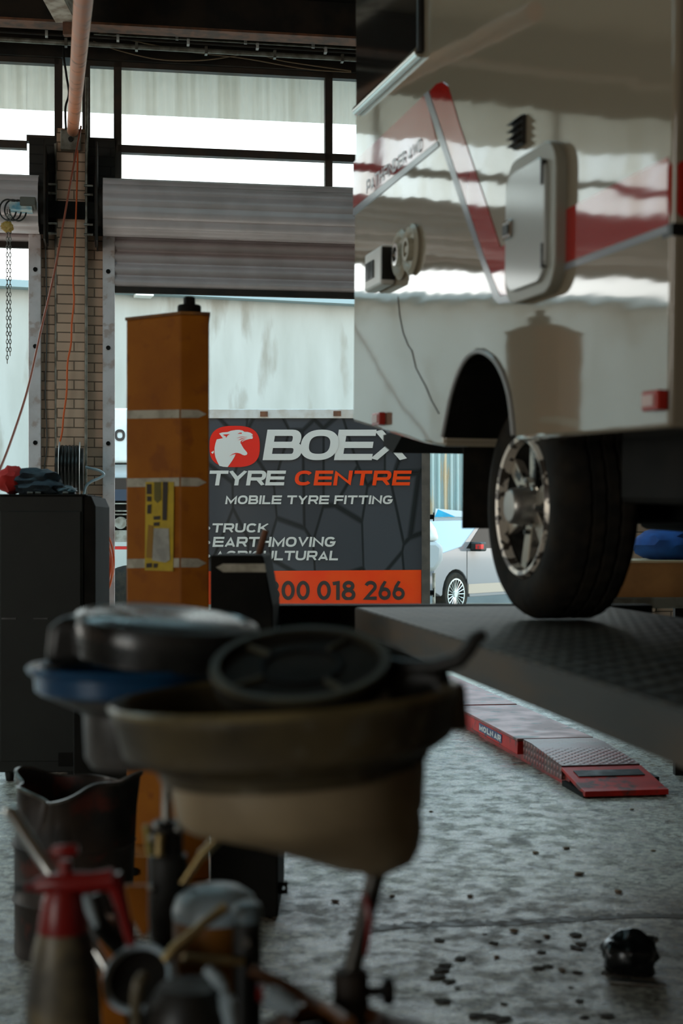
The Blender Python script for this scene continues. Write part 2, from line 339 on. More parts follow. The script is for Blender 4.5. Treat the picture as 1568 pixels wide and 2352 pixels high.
def glyph(ch, W, t):                                # centre lines of one capital or figure in a box W wide, 1 high
    h = t/2; l, r, b, p, m, c = h, W-h, h, 1-h, .5, W/2
    q = (p-m)/2
    G = {'I': (t, [[(h, 0), (h, 1)]]), 'L': (W*.85, [[(l, 0), (l, 1)], [(l, b), (W*.85, b)]]), 'E': (W, [[(l, 0), (l, 1)], [(l, p), (W, p)], [(l, m), (W*.97, m)], [(l, b), (W, b)]]), 'F': (W*.92, [[(l, 0), (l, 1)], [(l, p), (W*.92, p)], [(l, m-.02), (W*.87, m-.02)]]),
         'T': (W, [[(0, p), (W, p)], [(c, p), (c, 0)]]), 'H': (W, [[(l, 0), (l, 1)], [(r, 0), (r, 1)], [(l, m), (r, m)]]), 'N': (W, [[(l, 0), (l, p), (r, b), (r, 1)]]), 'M': (W*1.15, [[(l, 0), (l, p), (W*.575, .18), (W*1.15-h, p), (W*1.15-h, 0)]]),
         'A': (W, [[(l, 0), (c, p), (r, 0)], [(W*.24, .26), (W*.76, .26)]]), 'V': (W, [[(l, 1), (c, b), (r, 1)]]), 'W': (W*1.4, [[(l, 1), (W*.38, b), (W*.7, p*.85), (W*1.02, b), (W*1.4-h, 1)]]), 'X': (W, [[(l, 1), (r, 0)], [(r, 1), (l, 0)]]), 'Y': (W, [[(l, 1), (c, .42), (r, 1)], [(c, .45), (c, 0)]]),
         'K': (W, [[(l, 0), (l, 1)], [(r, 1), (l+h, m-.06)], [(c*.8, m+.02), (r, 0)]]), 'U': (W, [[(l, 1)]+arc(c, .42, c-h, .42-h, 180, 360)+[(r, 1)]]), 'O': (W, [arc(c, m, c-h, m-h, 0, 360, 36)]), 'C': (W, [arc(c, m, c-h, m-h, 38, 322, 30)]),
         'G': (W, [arc(c, m, c-h, m-h, 38, 335, 30)+[(r, m-.05), (c, m-.05)]]), 'D': (W, [[(l, 0), (l, 1)], [(l, p)]+arc(c*.9, m, W-h-c*.9, m-h, 90, -90, 16)+[(l, b)]]),
         'B': (W, [[(l, 0), (l, 1)], [(l, p), (W*.5, p)]+arc(W*.66, m+q, W*.27-h, q, 90, -90, 12)+[(l, m)], [(l, m), (W*.5, m)]+arc(W*.70, (m+b)/2, W*.30-h, (m-b)/2, 90, -90, 12)+[(l, b)]]),
         'R': (W, [[(l, 0), (l, 1)], [(l, p), (W*.5, p)]+arc(W*.70, m+q-.03, W*.30-h, q+.03, 90, -90, 12)+[(l, m-.06)], [(W*.55, m-.02), (r, 0)]]), 'P': (W*.95, [[(l, 0), (l, 1)], [(l, p), (W*.5, p)]+arc(W*.65, m+q-.04, W*.30-h, q+.04, 90, -90, 12)+[(l, m-.08)]]),
         '0': (W, [arc(c, m, c-h, m-h, 0, 360, 36, 1)]), '1': (W*.5, [[(0, p-.06), (W*.5-h, p-.0), (W*.5-h, 0)]]), '8': (W, [arc(c, .73, c*.86-h, .27-h, 0, 360, 28, 1), arc(c, .28, c-h, .28-h*.6, 0, 360, 28, 1)]),
         '2': (W, [arc(c, .70, c-h, .30-h, 165, -35, 18, 1)+[(l, b), (W, b)]]), '6': (W, [arc(c, .33, c-h, .33-h, 0, 360, 30, 1), [(l*1.02, .36), (W*.30, .70), (W*.56, 1)]]),
         '4': (W, [[(W*.72, 0), (W*.72, p), (l, .25), (W, .25)]])}
    return G[ch]
def text_2d(body, wide=1.3, t=.22, shear=0.0, gap=.16):    # letters drawn as strokes, scaled to a unit square
    vs = []; fs = []; x = 0.0; lv = []
    for ci, ch in enumerate(body):
        if ch == ' ': x += wide*.45; continue
        w_, lines = glyph(ch, wide, t)
        for li_, L in enumerate(lines):
            n = len(L); cl = n > 8 and abs(L[0][0]-L[-1][0])+abs(L[0][1]-L[-1][1]) < 1e-6
            base = len(vs)
            for i, (px, py) in enumerate(L):
                a = L[i-1] if i else (L[-2] if cl else L[0]); b = L[i+1] if i < n-1 else (L[1] if cl else L[-1])
                d1 = Vector((px-a[0], py-a[1])); d2 = Vector((b[0]-px, b[1]-py))
                if d1.length < 1e-7: d1 = d2
                if d2.length < 1e-7: d2 = d1
                d1.normalize(); d2.normalize(); n1 = Vector((-d1.y, d1.x)); n2 = Vector((-d2.y, d2.x)); mm = (n1+n2)
                mm = n1 if mm.length < .2 else mm.normalized()
                k = min(2.2, 1/max(.3, mm.dot(n1)))*t/2
                for sg in (k, -k):
                    yy = min(1.0, max(0.0, py+mm.y*sg)); vs.append((x+px+mm.x*sg, yy))
            fs += [(base+2*i, base+2*i+1, base+2*i+3, base+2*i+2) for i in range(n-1)]; lv += [li_+4*(ci % 2)]*(2*n)
        x += w_+gap
    vs = [(u+shear*v, v) for u, v in vs]
    x0 = min(u for u, v in vs); x1 = max(u for u, v in vs)
    return [((u-x0)/(x1-x0), v) for u, v in vs], fs, lv
def put_text(mb, body, fn, wide=1.3, t=.22, shear=0.0, gap=.16, lift=(0, -.0008, 0)):
    vs, fs, lv = text_2d(body, wide, t, shear, gap); mb.vf([fn(u, v)+Vector(lift)*k for (u, v), k in zip(vs, lv)], fs); return mb
def lerp(a, b, t): return a+(b-a)*t
def rrect(x0, x1, z0, z1, r, n=6):                  # rounded rectangle outline
    out = []
    for cx, cz, a0 in ((x1-r, z1-r, 0), (x0+r, z1-r, 90), (x0+r, z0+r, 180), (x1-r, z0+r, 270)):
        for k in range(n+1):
            a = math.radians(a0+90*k/n); out.append((cx+r*math.cos(a), cz+r*math.sin(a)))
    return out

# ================================================================== THE SETTING
CEIL = 6.15
MB(ROOM).box(-16.4, 9.2, -16.5, .12, -.2, 0).build('floor', floor_m, kind='structure')
K0, K1, KA, KB = -5.4, -3.4, -11.5, 4.6          # unseen roof light strip, added to brighten the interior
MB(ROOM).box(-18.6, 11.5, -18.5, K0, CEIL, CEIL+.15).box(-18.6, 11.5, K1, .4, CEIL, CEIL+.15).box(-18.6, KA, K0, K1, CEIL, CEIL+.15).box(KB, 11.5, K0, K1, CEIL, CEIL+.15).build('ceiling', tan_ceiling, kind='structure')
MB(ROOM).box(-16.6, -16.4, -16.5, .3, 0, CEIL).build('wall_left', brick, kind='structure')
MB(ROOM).box(9.2, 9.4, -16.5, .3, 0, CEIL).build('wall_right', brick_dark, kind='structure')
b = MB(ROOM).box(-16.4, -11.0, -16.7, -16.5, 0, CEIL).box(-4.5, 9.2, -16.7, -16.5, 0, CEIL).box(-11.0, -4.5, -16.7, -16.5, 3.8, CEIL)  # the gap is an unseen rear opening, added for fill daylight
b.build('wall_back', brick, kind='structure')
g = MB().box(-60, 60, 13.8, 120, -.25, -.02); g.build('ground', yard, kind='structure')
gj = MB(); jr = random.Random(3); n = 90; vs = []
for i in range(n+1):
    px = lerp(800, 1680, i/n); py = lerp(2146, 2112, min(1, i/45))-6*math.sin(i*.11)
    q = gnd(px, py); h_ = jr.uniform(.012, .05)
    vs += [Vector((q.x, q.y-h_*.5, .002)), Vector((q.x, q.y+h_+jr.uniform(0, .03), .002))]
gj.vf(vs, [(2*i, 2*i+2, 2*i+3, 2*i+1) for i in range(n)])
gj.build('trim_30', mat('grimy_joint', (.030, .020, .013), (.14, .10, .07), 16, .5, .75), kind='structure')
# bays of the far wall: piers at 0, +-5.4, ...
PIER = [-16.2, -10.8, -5.4, 0.0, 5.4]
zs = wl(235, 322).z; z_sill = zs                    # sill of the upper panes / head of the dark brick
z_lint = wl(400, 146).z; z_mid = wl(420, 345).z; z_door = wl(250, 548).z
z_low = 4.55
for k, a in enumerate(PIER):
    if k == 0: continue
m1 = MB(ROOM); m2 = MB(ROOM)
for a in PIER:
    m1.box(a-.385, a+.385, 0, .22, 0, z_door+.02)
    m1.box(a-.135, a+.135, -.12, 0, 0, z_sill+.06)
    m2.box(a-.385, a-.135, 0, .22, z_door+.02, z_sill); m2.box(a+.135, a+.385, 0, .22, z_door+.02, z_sill); m2.box(a-.135, a+.135, 0, .22, z_door+.02, z_sill)
wall = m1.build('wall_far', brick, kind='structure', clean=False)
m2.build('dark_brick_panel', brick_dark, wall, kind='structure', clean=False)
MB(ROOM).box(5.85, 9.2, 0, .22, 0, CEIL).build('wall_far_right', brick_dark, kind='structure')
MB(ROOM).box(-16.4, 9.2, -.02, .22, z_lint, CEIL).build('lintel', dark_steel, kind='structure')
# eave outside
MB(ROOM).box(-18, 10.5, .25, 1.75, z_lint+.02, z_lint+.10).build('trim_21', mat('eave_lining', (.66, .60, .52), (.55, .49, .42), 6, .8), kind='structure')
# clerestory windows, one per bay; over the pier too
win_n = 0
frame_m = mat('window_steel', (.045, .036, .028), (.07, .045, .03), 6, .55)
for bi, (a0, a1) in enumerate([(PIER[i], PIER[i+1]) for i in range(4)]):
    win_n += 1; wr = thing('window_%d' % win_n, None, None, (a0, 0, z_low), ROOM, kind='structure')
    f = MB(ROOM); t = .035
    L_, R_ = a0+.41, a1-.41
    for x in (a0+.125, L_, a0+2.375, a0+4.3, a1-.125):
        full = L_-.01 < x < R_+.01
        f.box(x-t, x+t, .03, .11, z_low if full else z_sill, z_lint)
    f.box(L_, R_, .03, .11, z_mid-t, z_mid+t); f.box(L_, R_, .03, .11, z_low-.03, z_low+.03)
    f.box(a0+.12, a1-.12, .03, .11, z_lint-.05, z_lint); f.box(a0+.13, L_, .03, .11, z_sill-.03, z_sill+.03); f.box(R_, a1-.13, .03, .11, z_sill-.03, z_sill+.03)
    f.build('window_frame', frame_m, wr, kind='structure', clean=False)
    p = MB(ROOM)
    def corr(x0, x1, z0, z1, y=.14, pit=.076, amp=.009):
        n = max(2, int((x1-x0)/pit*6)); vs = []
        for i in range(n+1):
            x = lerp(x0, x1, i/n); yy = y+amp*math.sin(2*math.pi*x/pit); vs += [(x, yy, z0), (x, yy, z1)]
        p.vf(vs, [(2*i, 2*i+2, 2*i+3, 2*i+1) for i in range(n)])
    corr(a0+.12, L_, z_sill, z_lint); corr(R_, a1-.12, z_sill, z_lint); corr(L_, R_, z_low, z_lint)
    p.build('window_pane', clear_sheet, wr, smooth=True, kind='structure')
wr = thing('window_5', None, None, (0, K0, CEIL), ROOM, kind='structure')  # roof light out of view, added to let more daylight in
MB(ROOM).box(KA, KB, K0, K1, CEIL+.10, CEIL+.105).build('window_pane', clear_sheet, wr, kind='structure')
f = MB(ROOM)
for i in range(9): x = lerp(KA, KB-.05, i/8); f.box(x, x+.05, K0, K1, CEIL+.02, CEIL+.09)
f.build('window_frame', frame_m, wr, kind='structure')
# door jamb channels with bolt holes
jn = 0
for bi in range(4):
    for sgn, a in ((1, PIER[bi]), (-1, PIER[bi+1])):
        x = a+sgn*.33
        vis = (bi == 3 and sgn == 1) or (bi == 2 and sgn == -1)
        jn += 1
        j = MB(ROOM).box(min(x-sgn*.055, x+sgn*.055), max(x-sgn*.055, x+sgn*.055), -.10, -.005, 0, z_door)
        tr = j.build('trim_%d' % jn, jamb_mat, bevel=.006, kind='structure')
        if vis:
            for py in (628, 802, 1020):
                z = wl(240, py).z
                MB(ROOM).cyl((x-sgn*.005, -.102, z), (x-sgn*.005, -.112, z), .02, seg=16).split('bolt', black_steel, tr, smooth=True, kind='structure')
# roller shutters
DOOR_BOT = [3.72, 3.72, wl(40, 560).z, wl(262, 662).z]
lbl = ['rolled up grey slatted shutter door in the leftmost bay, farthest from the brick pier', 'rolled up grey slatted shutter door one bay left of the hanging chain',
       'lilac grey roller shutter fully wound up above the left opening with the hanging chain', 'lilac grey roller shutter part lowered behind the camper van and yellow lift post']
for bi in range(4):
    a0, a1 = PIER[bi]+.31, PIER[bi+1]-.31
    d = thing('roller_shutter', lbl[bi], 'shutter', ((a0+a1)/2, -.2, DOOR_BOT[bi]), ROOM)
    zt, zb = z_door+.12, DOOR_BOT[bi]; prof = []; pit = .115; n = max(1, int(round((zt-zb)/pit))); pit = (zt-zb)/n
    for i in range(n):
        z = zb+i*pit
        for q in range(7):
            u = q/7; prof.append((-.055-.045*math.sin(math.pi*min(1, u/.86)) if u < .86 else -.050, z+u*pit))
    prof.append((-.055, zt)); c = MB(ROOM); xs = [lerp(a0-.0, a1+.0, i/6) for i in range(7)]
    vs = [(x, y, z) for x in xs for (y, z) in prof]+[(x, -.035, z) for x in xs for (_, z) in prof]; m = len(prof); N = 7*m
    fs = [(i*m+k, (i+1)*m+k, (i+1)*m+k+1, i*m+k+1) for i in range(6) for k in range(m-1)]+[(N+i*m+k, N+i*m+k+1, N+(i+1)*m+k+1, N+(i+1)*m+k) for i in range(6) for k in range(m-1)]
    c.vf(vs, fs); c.build('curtain', slat_mat, d, smooth=True)
    br = MB(ROOM); xs = [lerp(a0, a1, i/12) for i in range(13)]
    for i in range(12):
        br.box(xs[i], xs[i+1], -.075, -.03, zb-.05, zb+.005)
    br.build('bottom_rail', dark_steel, d)
    r = MB(ROOM); pr = []; R = .24
    for k in range(13):
        for q in range(6):
            a = 2*math.pi*(k+q/6)/13; rr = R*(1+.07*math.sin(math.pi*q/5)**.7) if q < 5 else R*.985
            pr.append((-.30+rr*math.cos(a), z_door+.22+rr*math.sin(a)))
    r.prism([(a0-.03, y, z) for y, z in pr], (a1-a0+.06, 0, 0)); r.build('slat_roll', slat_mat, d, smooth=True)
    e = MB(ROOM).box(a0-.09, a0-.075, -.5, 0, z_door-.12, z_door+.75).box(a1+.075, a1+.09, -.5, 0, z_door-.12, z_door+.75); e.split('end_plate', dark_steel, d)
    e = MB(ROOM)
    for xx in (a0-.075, a1+.075):
        sg = 1 if xx < (a0+a1)/2 else -1
        e.cyl((xx, -.30, z_door+.22), (xx+sg*.05, -.30, z_door+.22), .17, seg=24)
    e.split('drum_wheel', dark_steel, d, smooth=True)
# bolts and black bracket plate across the pier between the two shutters
br = thing('shutter_bracket', 'black steel bracket plate bridging the brick pier between the two shutters', 'bracket', (0, -.2, z_door+.15), ROOM)
za, zb_ = wl(160, 510).z, wl(160, 472).z
MB(ROOM).box(-.205, .205, -.17, -.125, za, zb_).build('plate', black_steel, br)
bb = MB(ROOM)
for x in (-.19, .13):
    for z in (za-.06, za-.15, zb_+.06, zb_+.14): bb.cyl((x-.02, -.20, z), (x+.06, -.20, z), .012, seg=10)
bb.split('bolt', steel, br, smooth=True)
MB(ROOM).box(-.217, -.206, -.26, -.12, za-.25, zb_+.25).box(.206, .217, -.26, -.12, za-.25, zb_+.25).split('side_flange', dark_steel, br)

# steel beam, ceiling edge, conduits
zb = 5.80
q = MB(ROOM).box(-16.4, 9.2, -.86, -.84, zb, zb+.34).box(-16.4, 9.2, -.95, -.75, zb+.32, zb+.35)
bm_ = q.build('ceiling_beam', dark_steel, kind='structure')
MB(ROOM).box(-16.4, 9.2, -.95, -.75, zb-.02, zb).build('rusty_flange', mat('rust_edge', (.22, .085, .04), (.10, .05, .03), 9, .7), bm_, kind='structure')
for i, b_ in enumerate((-3.0, -8.5, -12.5)):
    MB(ROOM).box(-16.4, 9.2, b_-.09, b_+.09, zb-.0, CEIL).build('ceiling_beam', dark_steel, kind='structure')
cables = [((0, 72), (808, 120), .013, 'galvanised conduit just under the rusty beam flange'), ((0, 90), (808, 136), .022, 'thick grey pipe, lowest of the three running under the beam'), ((215, 78), (808, 112), .009, 'thin upper conduit beside the orange pipe under the beam')]
for i, (p0, p1, r, lb) in enumerate(cables):
    A = wl(*p0, -.45+.07*i); B = wl(*p1, -.45+.07*i)
    dx = (B-A)/(B.x-A.x)
    t = thing('conduit', lb, 'pipe', (A.x, A.y, A.z), ROOM, group='conduits under the beam')
    A2 = A+dx*(-.6 if i < 2 else 0); B2 = A+dx*(7.5)
    MB(ROOM).cyl(A2, B2, r, seg=10).build('pipe', galv if i else dark_steel, t, smooth=True)
    c = MB(ROOM)
    for k in range(9):
        C_ = A+dx*(.4+.62*k+.17*i); c.box(C_.x-.012, C_.x+.012, C_.y-.03, C_.y+.03, C_.z-r-.012, C_.z+r+.012)
    c.split('clip', white if i != 1 else galv, t)
def cable(name, pts, r, m, lb, cat='cable', group=None, frame=I4, seg=8, sub=8):
    return MB(frame).tube(pts, r, seg, sub).build(name, m, smooth=True, label=lb, cat=cat, group=group)
cable('loose_wire', [wl(x, y, -.20) for x, y in ((214, 70), (300, 92), (430, 118), (560, 134), (700, 158), (806, 166))], .006, mat('tan_wire', (.20, .13, .07), rough=.6), 'upper thin tan wire draped from the orange pipe along the lintel', frame=ROOM)
cable('loose_wire', [wl(x, y, -.14) for x, y in ((214, 95), (280, 118), (370, 137), (470, 138), (560, 124), (590, 122), (650, 140), (806, 163))], .006, mat('tan_wire', (.20, .13, .07)), 'sagging thin tan wire drooping across the top of the big pane', frame=ROOM)
# orange pipe from the pier towards the camera
d0 = P(167, 300, 12.75); d1 = P(197, -70, 6.9)
t = thing('overhead_pipe', 'faded orange pipe slanting from the top of the brick pier towards the ceiling', 'pipe', d0)
u = (d1-d0)
MB().rings([d0-u*.004, d0, d0+u*.5, d1], [.045, .052, .052, .052], 20).build('pipe', pipe_or, t, smooth=True)
h = MB()
for f_ in (.55, .97): c_ = d0+u*f_; h.cyl(c_, (c_.x, c_.y, CEIL), .006, seg=8)
h.split('hanger_rod', dark_steel, t)
# pier-top junction box, black cable beside pipe, conduit on the pier
q = wl(163, 328, -.13); jb = thing('junction_box', 'grey junction box at the top of the brick pier under the orange pipe', 'junction box', (q.x, q.y, q.z-.08), ROOM)
MB(ROOM).box(q.x-.09, q.x+.09, -.20, -.12, q.z-.08, q.z+.10).build('box', galv, jb, bevel=.008)
MB(ROOM).cyl((q.x, -.20, q.z+.01), (q.x, -.225, q.z+.01), .022, seg=14).build('socket', black, jb, smooth=True)
A, B = wl(199, 178, -.16), wl(197, 1130, -.16)
MB(ROOM).cyl((A.x, -.16, A.z), (A.x-.01, -.16, .9), .014, seg=10).build('wall_conduit', galv, smooth=True, label='galvanised conduit running down the right edge of the brick pier', cat='pipe')
A = wl(129, 330, -.05)
MB(ROOM).tube([(A.x+.06, -.06, A.z), (A.x, -.06, A.z-.02), (A.x, -.06, A.z-.2), (A.x, -.06, 3.0), (A.x, -.06, 1.2)], .014, 10, 5).build('wall_conduit', galv, smooth=True, label='pale conduit running down the left edge of the brick pier', cat='pipe')
cable('black_cable', [wl(x, y, -.15) for x, y in ((165, 60), (146, 110), (152, 170), (158, 215), (150, 250), (152, 310))], .010, black, 'black cable looping beside the orange overhead pipe', frame=ROOM)
cable('grey_wire', [wl(x, y, -.03) for x, y in ((104, 545), (106, 640), (108, 760), (104, 900), (108, 1010), (101, 1080))], .006, mat('grey_wire', (.10, .10, .09)), 'thin grey wire down the brick left of the pier', frame=ROOM)
lead1 = [P(186, 290, 12.6), P(160, 430, 12.2), P(128, 610, 11.5), P(95, 755, 10.8), P(66, 885, 10.2), P(35, 985, 9.7), P(-2, 1082, 9.2), P(-40, 1150, 9.0)]
cable('extension_lead', lead1, .009, mat('brown_red_lead', (.30, .07, .035), rough=.45), 'dark red lead slung diagonally from the pier top to the left edge')
lead2 = [wl(x, y, -.245) for x, y in ((178, 345), (178, 380), (175, 480), (172, 560), (168, 640), (170, 690), (165, 740), (163, 790), (155, 835), (153, 900), (146, 955), (143, 990), (138, 1014))]
cable('extension_lead', lead2, .008, orange, 'wavy orange lead hanging straight down the brick pier to the hose reel', frame=ROOM)
# white boxed beam end at the top left
q0 = P(128, -20, 11.3); q1 = P(174, 52, 11.3)
wb = thing('ceiling_joist', 'whitewashed joist end with rusty bracket at the top left ceiling', 'joist', (q0.x, 11.3, q1.z))
MB().box(q0.x, q1.x, 9.2, 11.3, q1.z, CEIL+.001).build('timber', mat('whitewash', (.50, .45, .38), (.26, .20, .15), 8, .8, stretch=(1, 1, 6)), wb)
MB().box(q0.x+.06, q1.x+.0, 11.28, 11.34, q1.z-.10, q1.z+.25).build('rusty_bracket', mat('rust_edge', (.22, .085, .04)), wb)
# chain, motor and loom on the left shutter
A = wl(20, 486, -.80)
ch = thing('pull_chain', 'steel pull chain hanging in front of the left shutter opening', 'chain', (A.x, A.y, wl(20, 840, -.80).z), ROOM)
c = MB(ROOM); zt, zb0 = A.z, wl(20, 840, -.80).z; L = .042; n = int((zt-zb0)/(L*.8))
for s_ in (-.012, .012):
    for k in range(n if s_ < 0 else n-2):
        z = zt-k*L*.8; hor = k % 2
        pts = []
        for a in range(10):
            an = 2*math.pi*a/10; x, zz = .009*math.cos(an), L*.5*math.sin(an)
            pts.append((A.x+s_+(x if hor else 0), A.y+(0 if hor else x), z+zz))
        c.tube(pts, .0035, 5, 1, True)
c.build('links', steel, ch, smooth=True, clean=False)
tg = MB(ROOM); tg.blob((A.x-.01, A.y-.02, wl(20, 522, -.80).z), (.05, .025, .045), sub=3, amp=.5, seed=3)
tg.build('yellow_tag', mat('yellow_rag', (.42, .25, .05)), ch, smooth=True)
mo = thing('shutter_motor', 'small shutter motor box with looped black wires above the left shutter', 'motor', wl(50, 490, -.62), ROOM)
a_, b_ = wl(48, 460, -.6), wl(84, 482, -.6)
MB(ROOM).box(a_.x, b_.x, -.75, -.575, b_.z, a_.z).build('housing', mat('grey_box', (.10, .09, .07)), mo, bevel=.01)
a_, b_ = wl(25, 474, -.56), wl(76, 492, -.56); MB(ROOM).box(a_.x, b_.x, -.74, -.575, b_.z, a_.z).build('blue_casing', mat('blue_casing', (.10, .28, .36), (.5, .5, .45), 12), mo)
lw = MB(ROOM)
for k in range(3):
    c0 = wl(18+6*k, 482, -.63); lw.tube([(c0.x+.07*math.cos(t_)+.02*k, c0.y+.01*k, c0.z+.09*math.sin(t_)) for t_ in [2*math.pi*i/10 for i in range(10)]], .007, 6, 3, True)
lw.split('wire_loop', black, mo, smooth=True)
# hose reel on the pier
hc = wl(160, 1078, -.42); hr = thing('hose_reel', 'wall reel wound with black air hose on the brick pier', 'hose reel', (hc.x, -.42, hc.z-.25), ROOM)
R90 = Matrix.Rotation(math.pi/2, 4, 'Y'); HM = Matrix.Translation(hc) @ R90
for k in (-.088, .088): MB(ROOM).lathe([(.03, k-.004), (.24, k-.004), (.245, k), (.24, k+.004), (.03, k+.004)], HM, 40, close=True).split('flange', mat('steel_disc', (.25, .25, .24), rough=.35, metal=.6), hr, smooth=True)
hz = MB(ROOM)
for k in range(5):
    zz = -.064+.032*k; hz.lathe([(.20+.016*math.cos(t_), zz+.016*math.sin(t_)) for t_ in [2*math.pi*i/10 for i in range(10)]], HM, 40, close=True)
hz.build('hose', black, hr, smooth=True, clean=False)
MB(ROOM).cyl(hc-Vector((.12, 0, 0)), hc+Vector((.12, 0, 0)), .19, seg=24).build('drum', black, hr, smooth=True)
MB(ROOM).box(hc.x-.13, hc.x-.10, -.46, -.125, hc.z-.2, hc.z+.05).build('bracket', black_steel, hr)
cable('air_hose', [wl(x, y, -.30) for x, y in ((196, 1073), (205, 1075), (228, 1081), (238, 1090), (228, 1098), (208, 1107), (196, 1120), (190, 1150))], .012, tub_white, 'pale blue air hose looping out of the wall reel', 'hose', frame=ROOM)
# orange lead coil and grey hose by the jamb
oc = wl(221, 1290, -.30)
oc_t = thing('lead_coil', 'coil of orange extension lead hanging beside the door jamb', 'cable coil', (oc.x, -.3, oc.z-.35), ROOM)
c = MB(ROOM)
for k in range(7):
    rx, rz = .085+.012*k, .21+.016*k
    c.tube([(oc.x+rx*math.cos(t_), -.30-.02*(k % 3), oc.z-.05*(k % 2)+rz*math.sin(t_)) for t_ in [2*math.pi*i/14 for i in range(14)]], .009, 6, 3, True)
c.build('loops', orange, oc_t, smooth=True, clean=False)
MB(ROOM).cyl((oc.x, -.1, oc.z+.27), (oc.x, -.36, oc.z+.27), .012, seg=8).build('hook', steel, oc_t)
cable('grey_hose', [wl(x, y, -.42) for x, y in ((205, 1205), (225, 1220), (240, 1238), (243, 1255), (236, 1266))], .013, mat('grey_hose', (.35, .35, .34)), 'short grey hose curling over the orange lead coil', 'hose', frame=ROOM)
A, B = wl(205, 1353, -.4), wl(241, 1353, -.4)
MB(ROOM).cyl(A, B, .018, seg=12).build('pipe_nozzle', steel, smooth=True, label='grey metal nozzle poking right from behind the charcoal cabinet', cat='nozzle')

# ================================================================== OUTSIDE
# big concrete wall across the yard
WY = 33.0; wyaw = math.radians(17.5)
WF = Matrix.Translation((P(540, 0, WY).x, WY, 0)) @ Matrix.Rotation(wyaw, 4, 'Z')
zt = hit(WF, 540, 690).z
MB(WF).box(-26, 22, 0, .4, -.1, zt).build('wall_outside', conc, kind='structure')
MB(WF).box(-26, 22, -.35, .5, zt, zt+.16).build('trim_20', teal_fascia, kind='structure')
q = hit(WF, 331, 675, -.3); MB(WF).box(q.x-.2, q.x+.2, -.42, -.02, q.z-.06, q.z+.05).build('flood_light', white, label='small white floodlight fixed high on the concrete wall outside', cat='light', bevel=.02)
# box trailer carrying the sign
TY = 17.0
T = lambda px, py: P(px, py, TY)
tl, trr, tt, tb = T(292, 942).x, T(985, 942).x, T(500, 941).z, T(500, 1392).z
tr = thing('box_trailer', 'white box trailer outside with a black and orange tyre shop sign on its side', 'trailer', (0, TY+1, 0))
MB().box(tl, trr-.0, TY+.02, TY+2.1, tb-.05, tt).build('body', white, tr, bevel=.02)
MB().box(tl, T(968, 0).x, TY-.005, TY+.03, T(0, 1388).z, T(0, 961).z).build('sign_panel', tread_panel, tr, label='dark panel printed with tyre tread')
MB().box(tl, T(975, 0).x, TY-.02, TY+.03, T(0, 961).z, tt+.005).build('top_rail', mat('white_rail', (.74, .72, .69), (.62, .56, .50), 7, .4), tr, bevel=.005)
MB().box(T(968, 0).x, trr+.01, TY-.03, TY+.05, tb-.05, T(0, 1030).z+1.0*(tt-T(0, 1030).z)).build('corner_post', mat('post_dark', (.10, .085, .07), (.07, .06, .05), 8), tr)
op = MB().box(T(300, 0).x, T(967, 0).x, TY-.009, TY-.004, T(0, 1388).z, 0)
op = MB(); op.prism([Vector((T(300, 0).x, TY-.010, T(0, 1388).z)), Vector((T(967, 0).x, TY-.010, T(0, 1388).z)), Vector((T(967, 0).x, TY-.010, T(0, 1309).z)), Vector((T(300, 0).x, TY-.010, T(0, 1313).z))], (0, .006, 0))
op.build('phone_strip', sign_orange, tr, label='bright orange strip with dark phone number')
def sign_text(body, x0, x1, yb, yt, m, wide, t, sh, gap=.16):
    mb = MB(); put_text(mb, body, lambda u, v: Vector((T(lerp(x0, x1, u), 0).x, TY-.014, T(0, lerp(yb, yt, v)).z)), wide, t, sh, gap); mb.build('lettering', m, tr, clean=False)
sign_text('BOEX', 603, 944, 1057, 987, sign_white, .92, .205, .12, -.05)
sign_text('TYRE', 481, 657, 1115, 1081, sign_white, 1.0, .215, .12, .02)
sign_text('CENTRE', 677, 945, 1115, 1081, sign_orange, 1.0, .215, .12, .10)
sign_text('MOBILE TYRE FITTING', 517, 902, 1158, 1138, sign_white, 1.02, .215, .12, .11)
sign_text('TRUCK', 488, 617, 1223, 1202, sign_white, 1.0, .215, .12, .10)
sign_text('EARTHMOVING', 488, 771, 1256, 1233, sign_white, 1.0, .215, .12, .10)
sign_text('AGRICULTURAL', 492, 776, 1287, 1265, sign_white, 1.0, .215, .12, .10)
for body, x0, x1 in (('1', 588, 603), ('800', 612, 711), ('018', 728, 816), ('266', 833, 929)):
    sign_text(body, x0, x1, 1378, 1334, sign_dark, .72, .185, 0, .10)
bl = MB()
for y in (1213, 1246, 1277): bl.cyl(P(479, y, TY-.014), P(479, y, TY-.011), .019, seg=14)
bl.split('bullet', sign_white, tr)
S6 = lambda x, y, d: P(480+x/6.533, 960+y/6.533, TY-d)
ov = []
for k in range(48):
    a = 2*math.pi*k/48; ca, sa = math.cos(a), math.sin(a)
    ov.append(S6(383+378*math.copysign(abs(ca)**.72, ca), 428+310*math.copysign(abs(sa)**.72, sa), .012))
MB().face(ov).build('logo_badge', logo_red, tr, label='red rounded badge with roaring big cat head')
cat = [(150,232),(200,217),(275,212),(330,192),(400,180),(450,178),(500,188),(530,208),(580,210),(620,222),(650,242),(658,262),(632,264),(656,278),(655,300),(648,313),(610,315),(560,328),(520,345),(490,365),(478,380),(490,410),(520,460),(560,505),(575,530),(565,552),(535,562),(505,555),(470,535),(430,525),(398,543),(380,585),(340,650),(278,737),(215,733),(155,718),(120,650),(95,590),(82,520),(82,450),(95,380),(115,322),(208,303),(185,275)]
MB().face([S6(x, y, .014) for x, y in cat]).face([S6(x, y, .014) for x, y in ((30,515),(72,490),(70,520),(52,540))]).build('cat_head', sign_white, tr)
rd = MB()
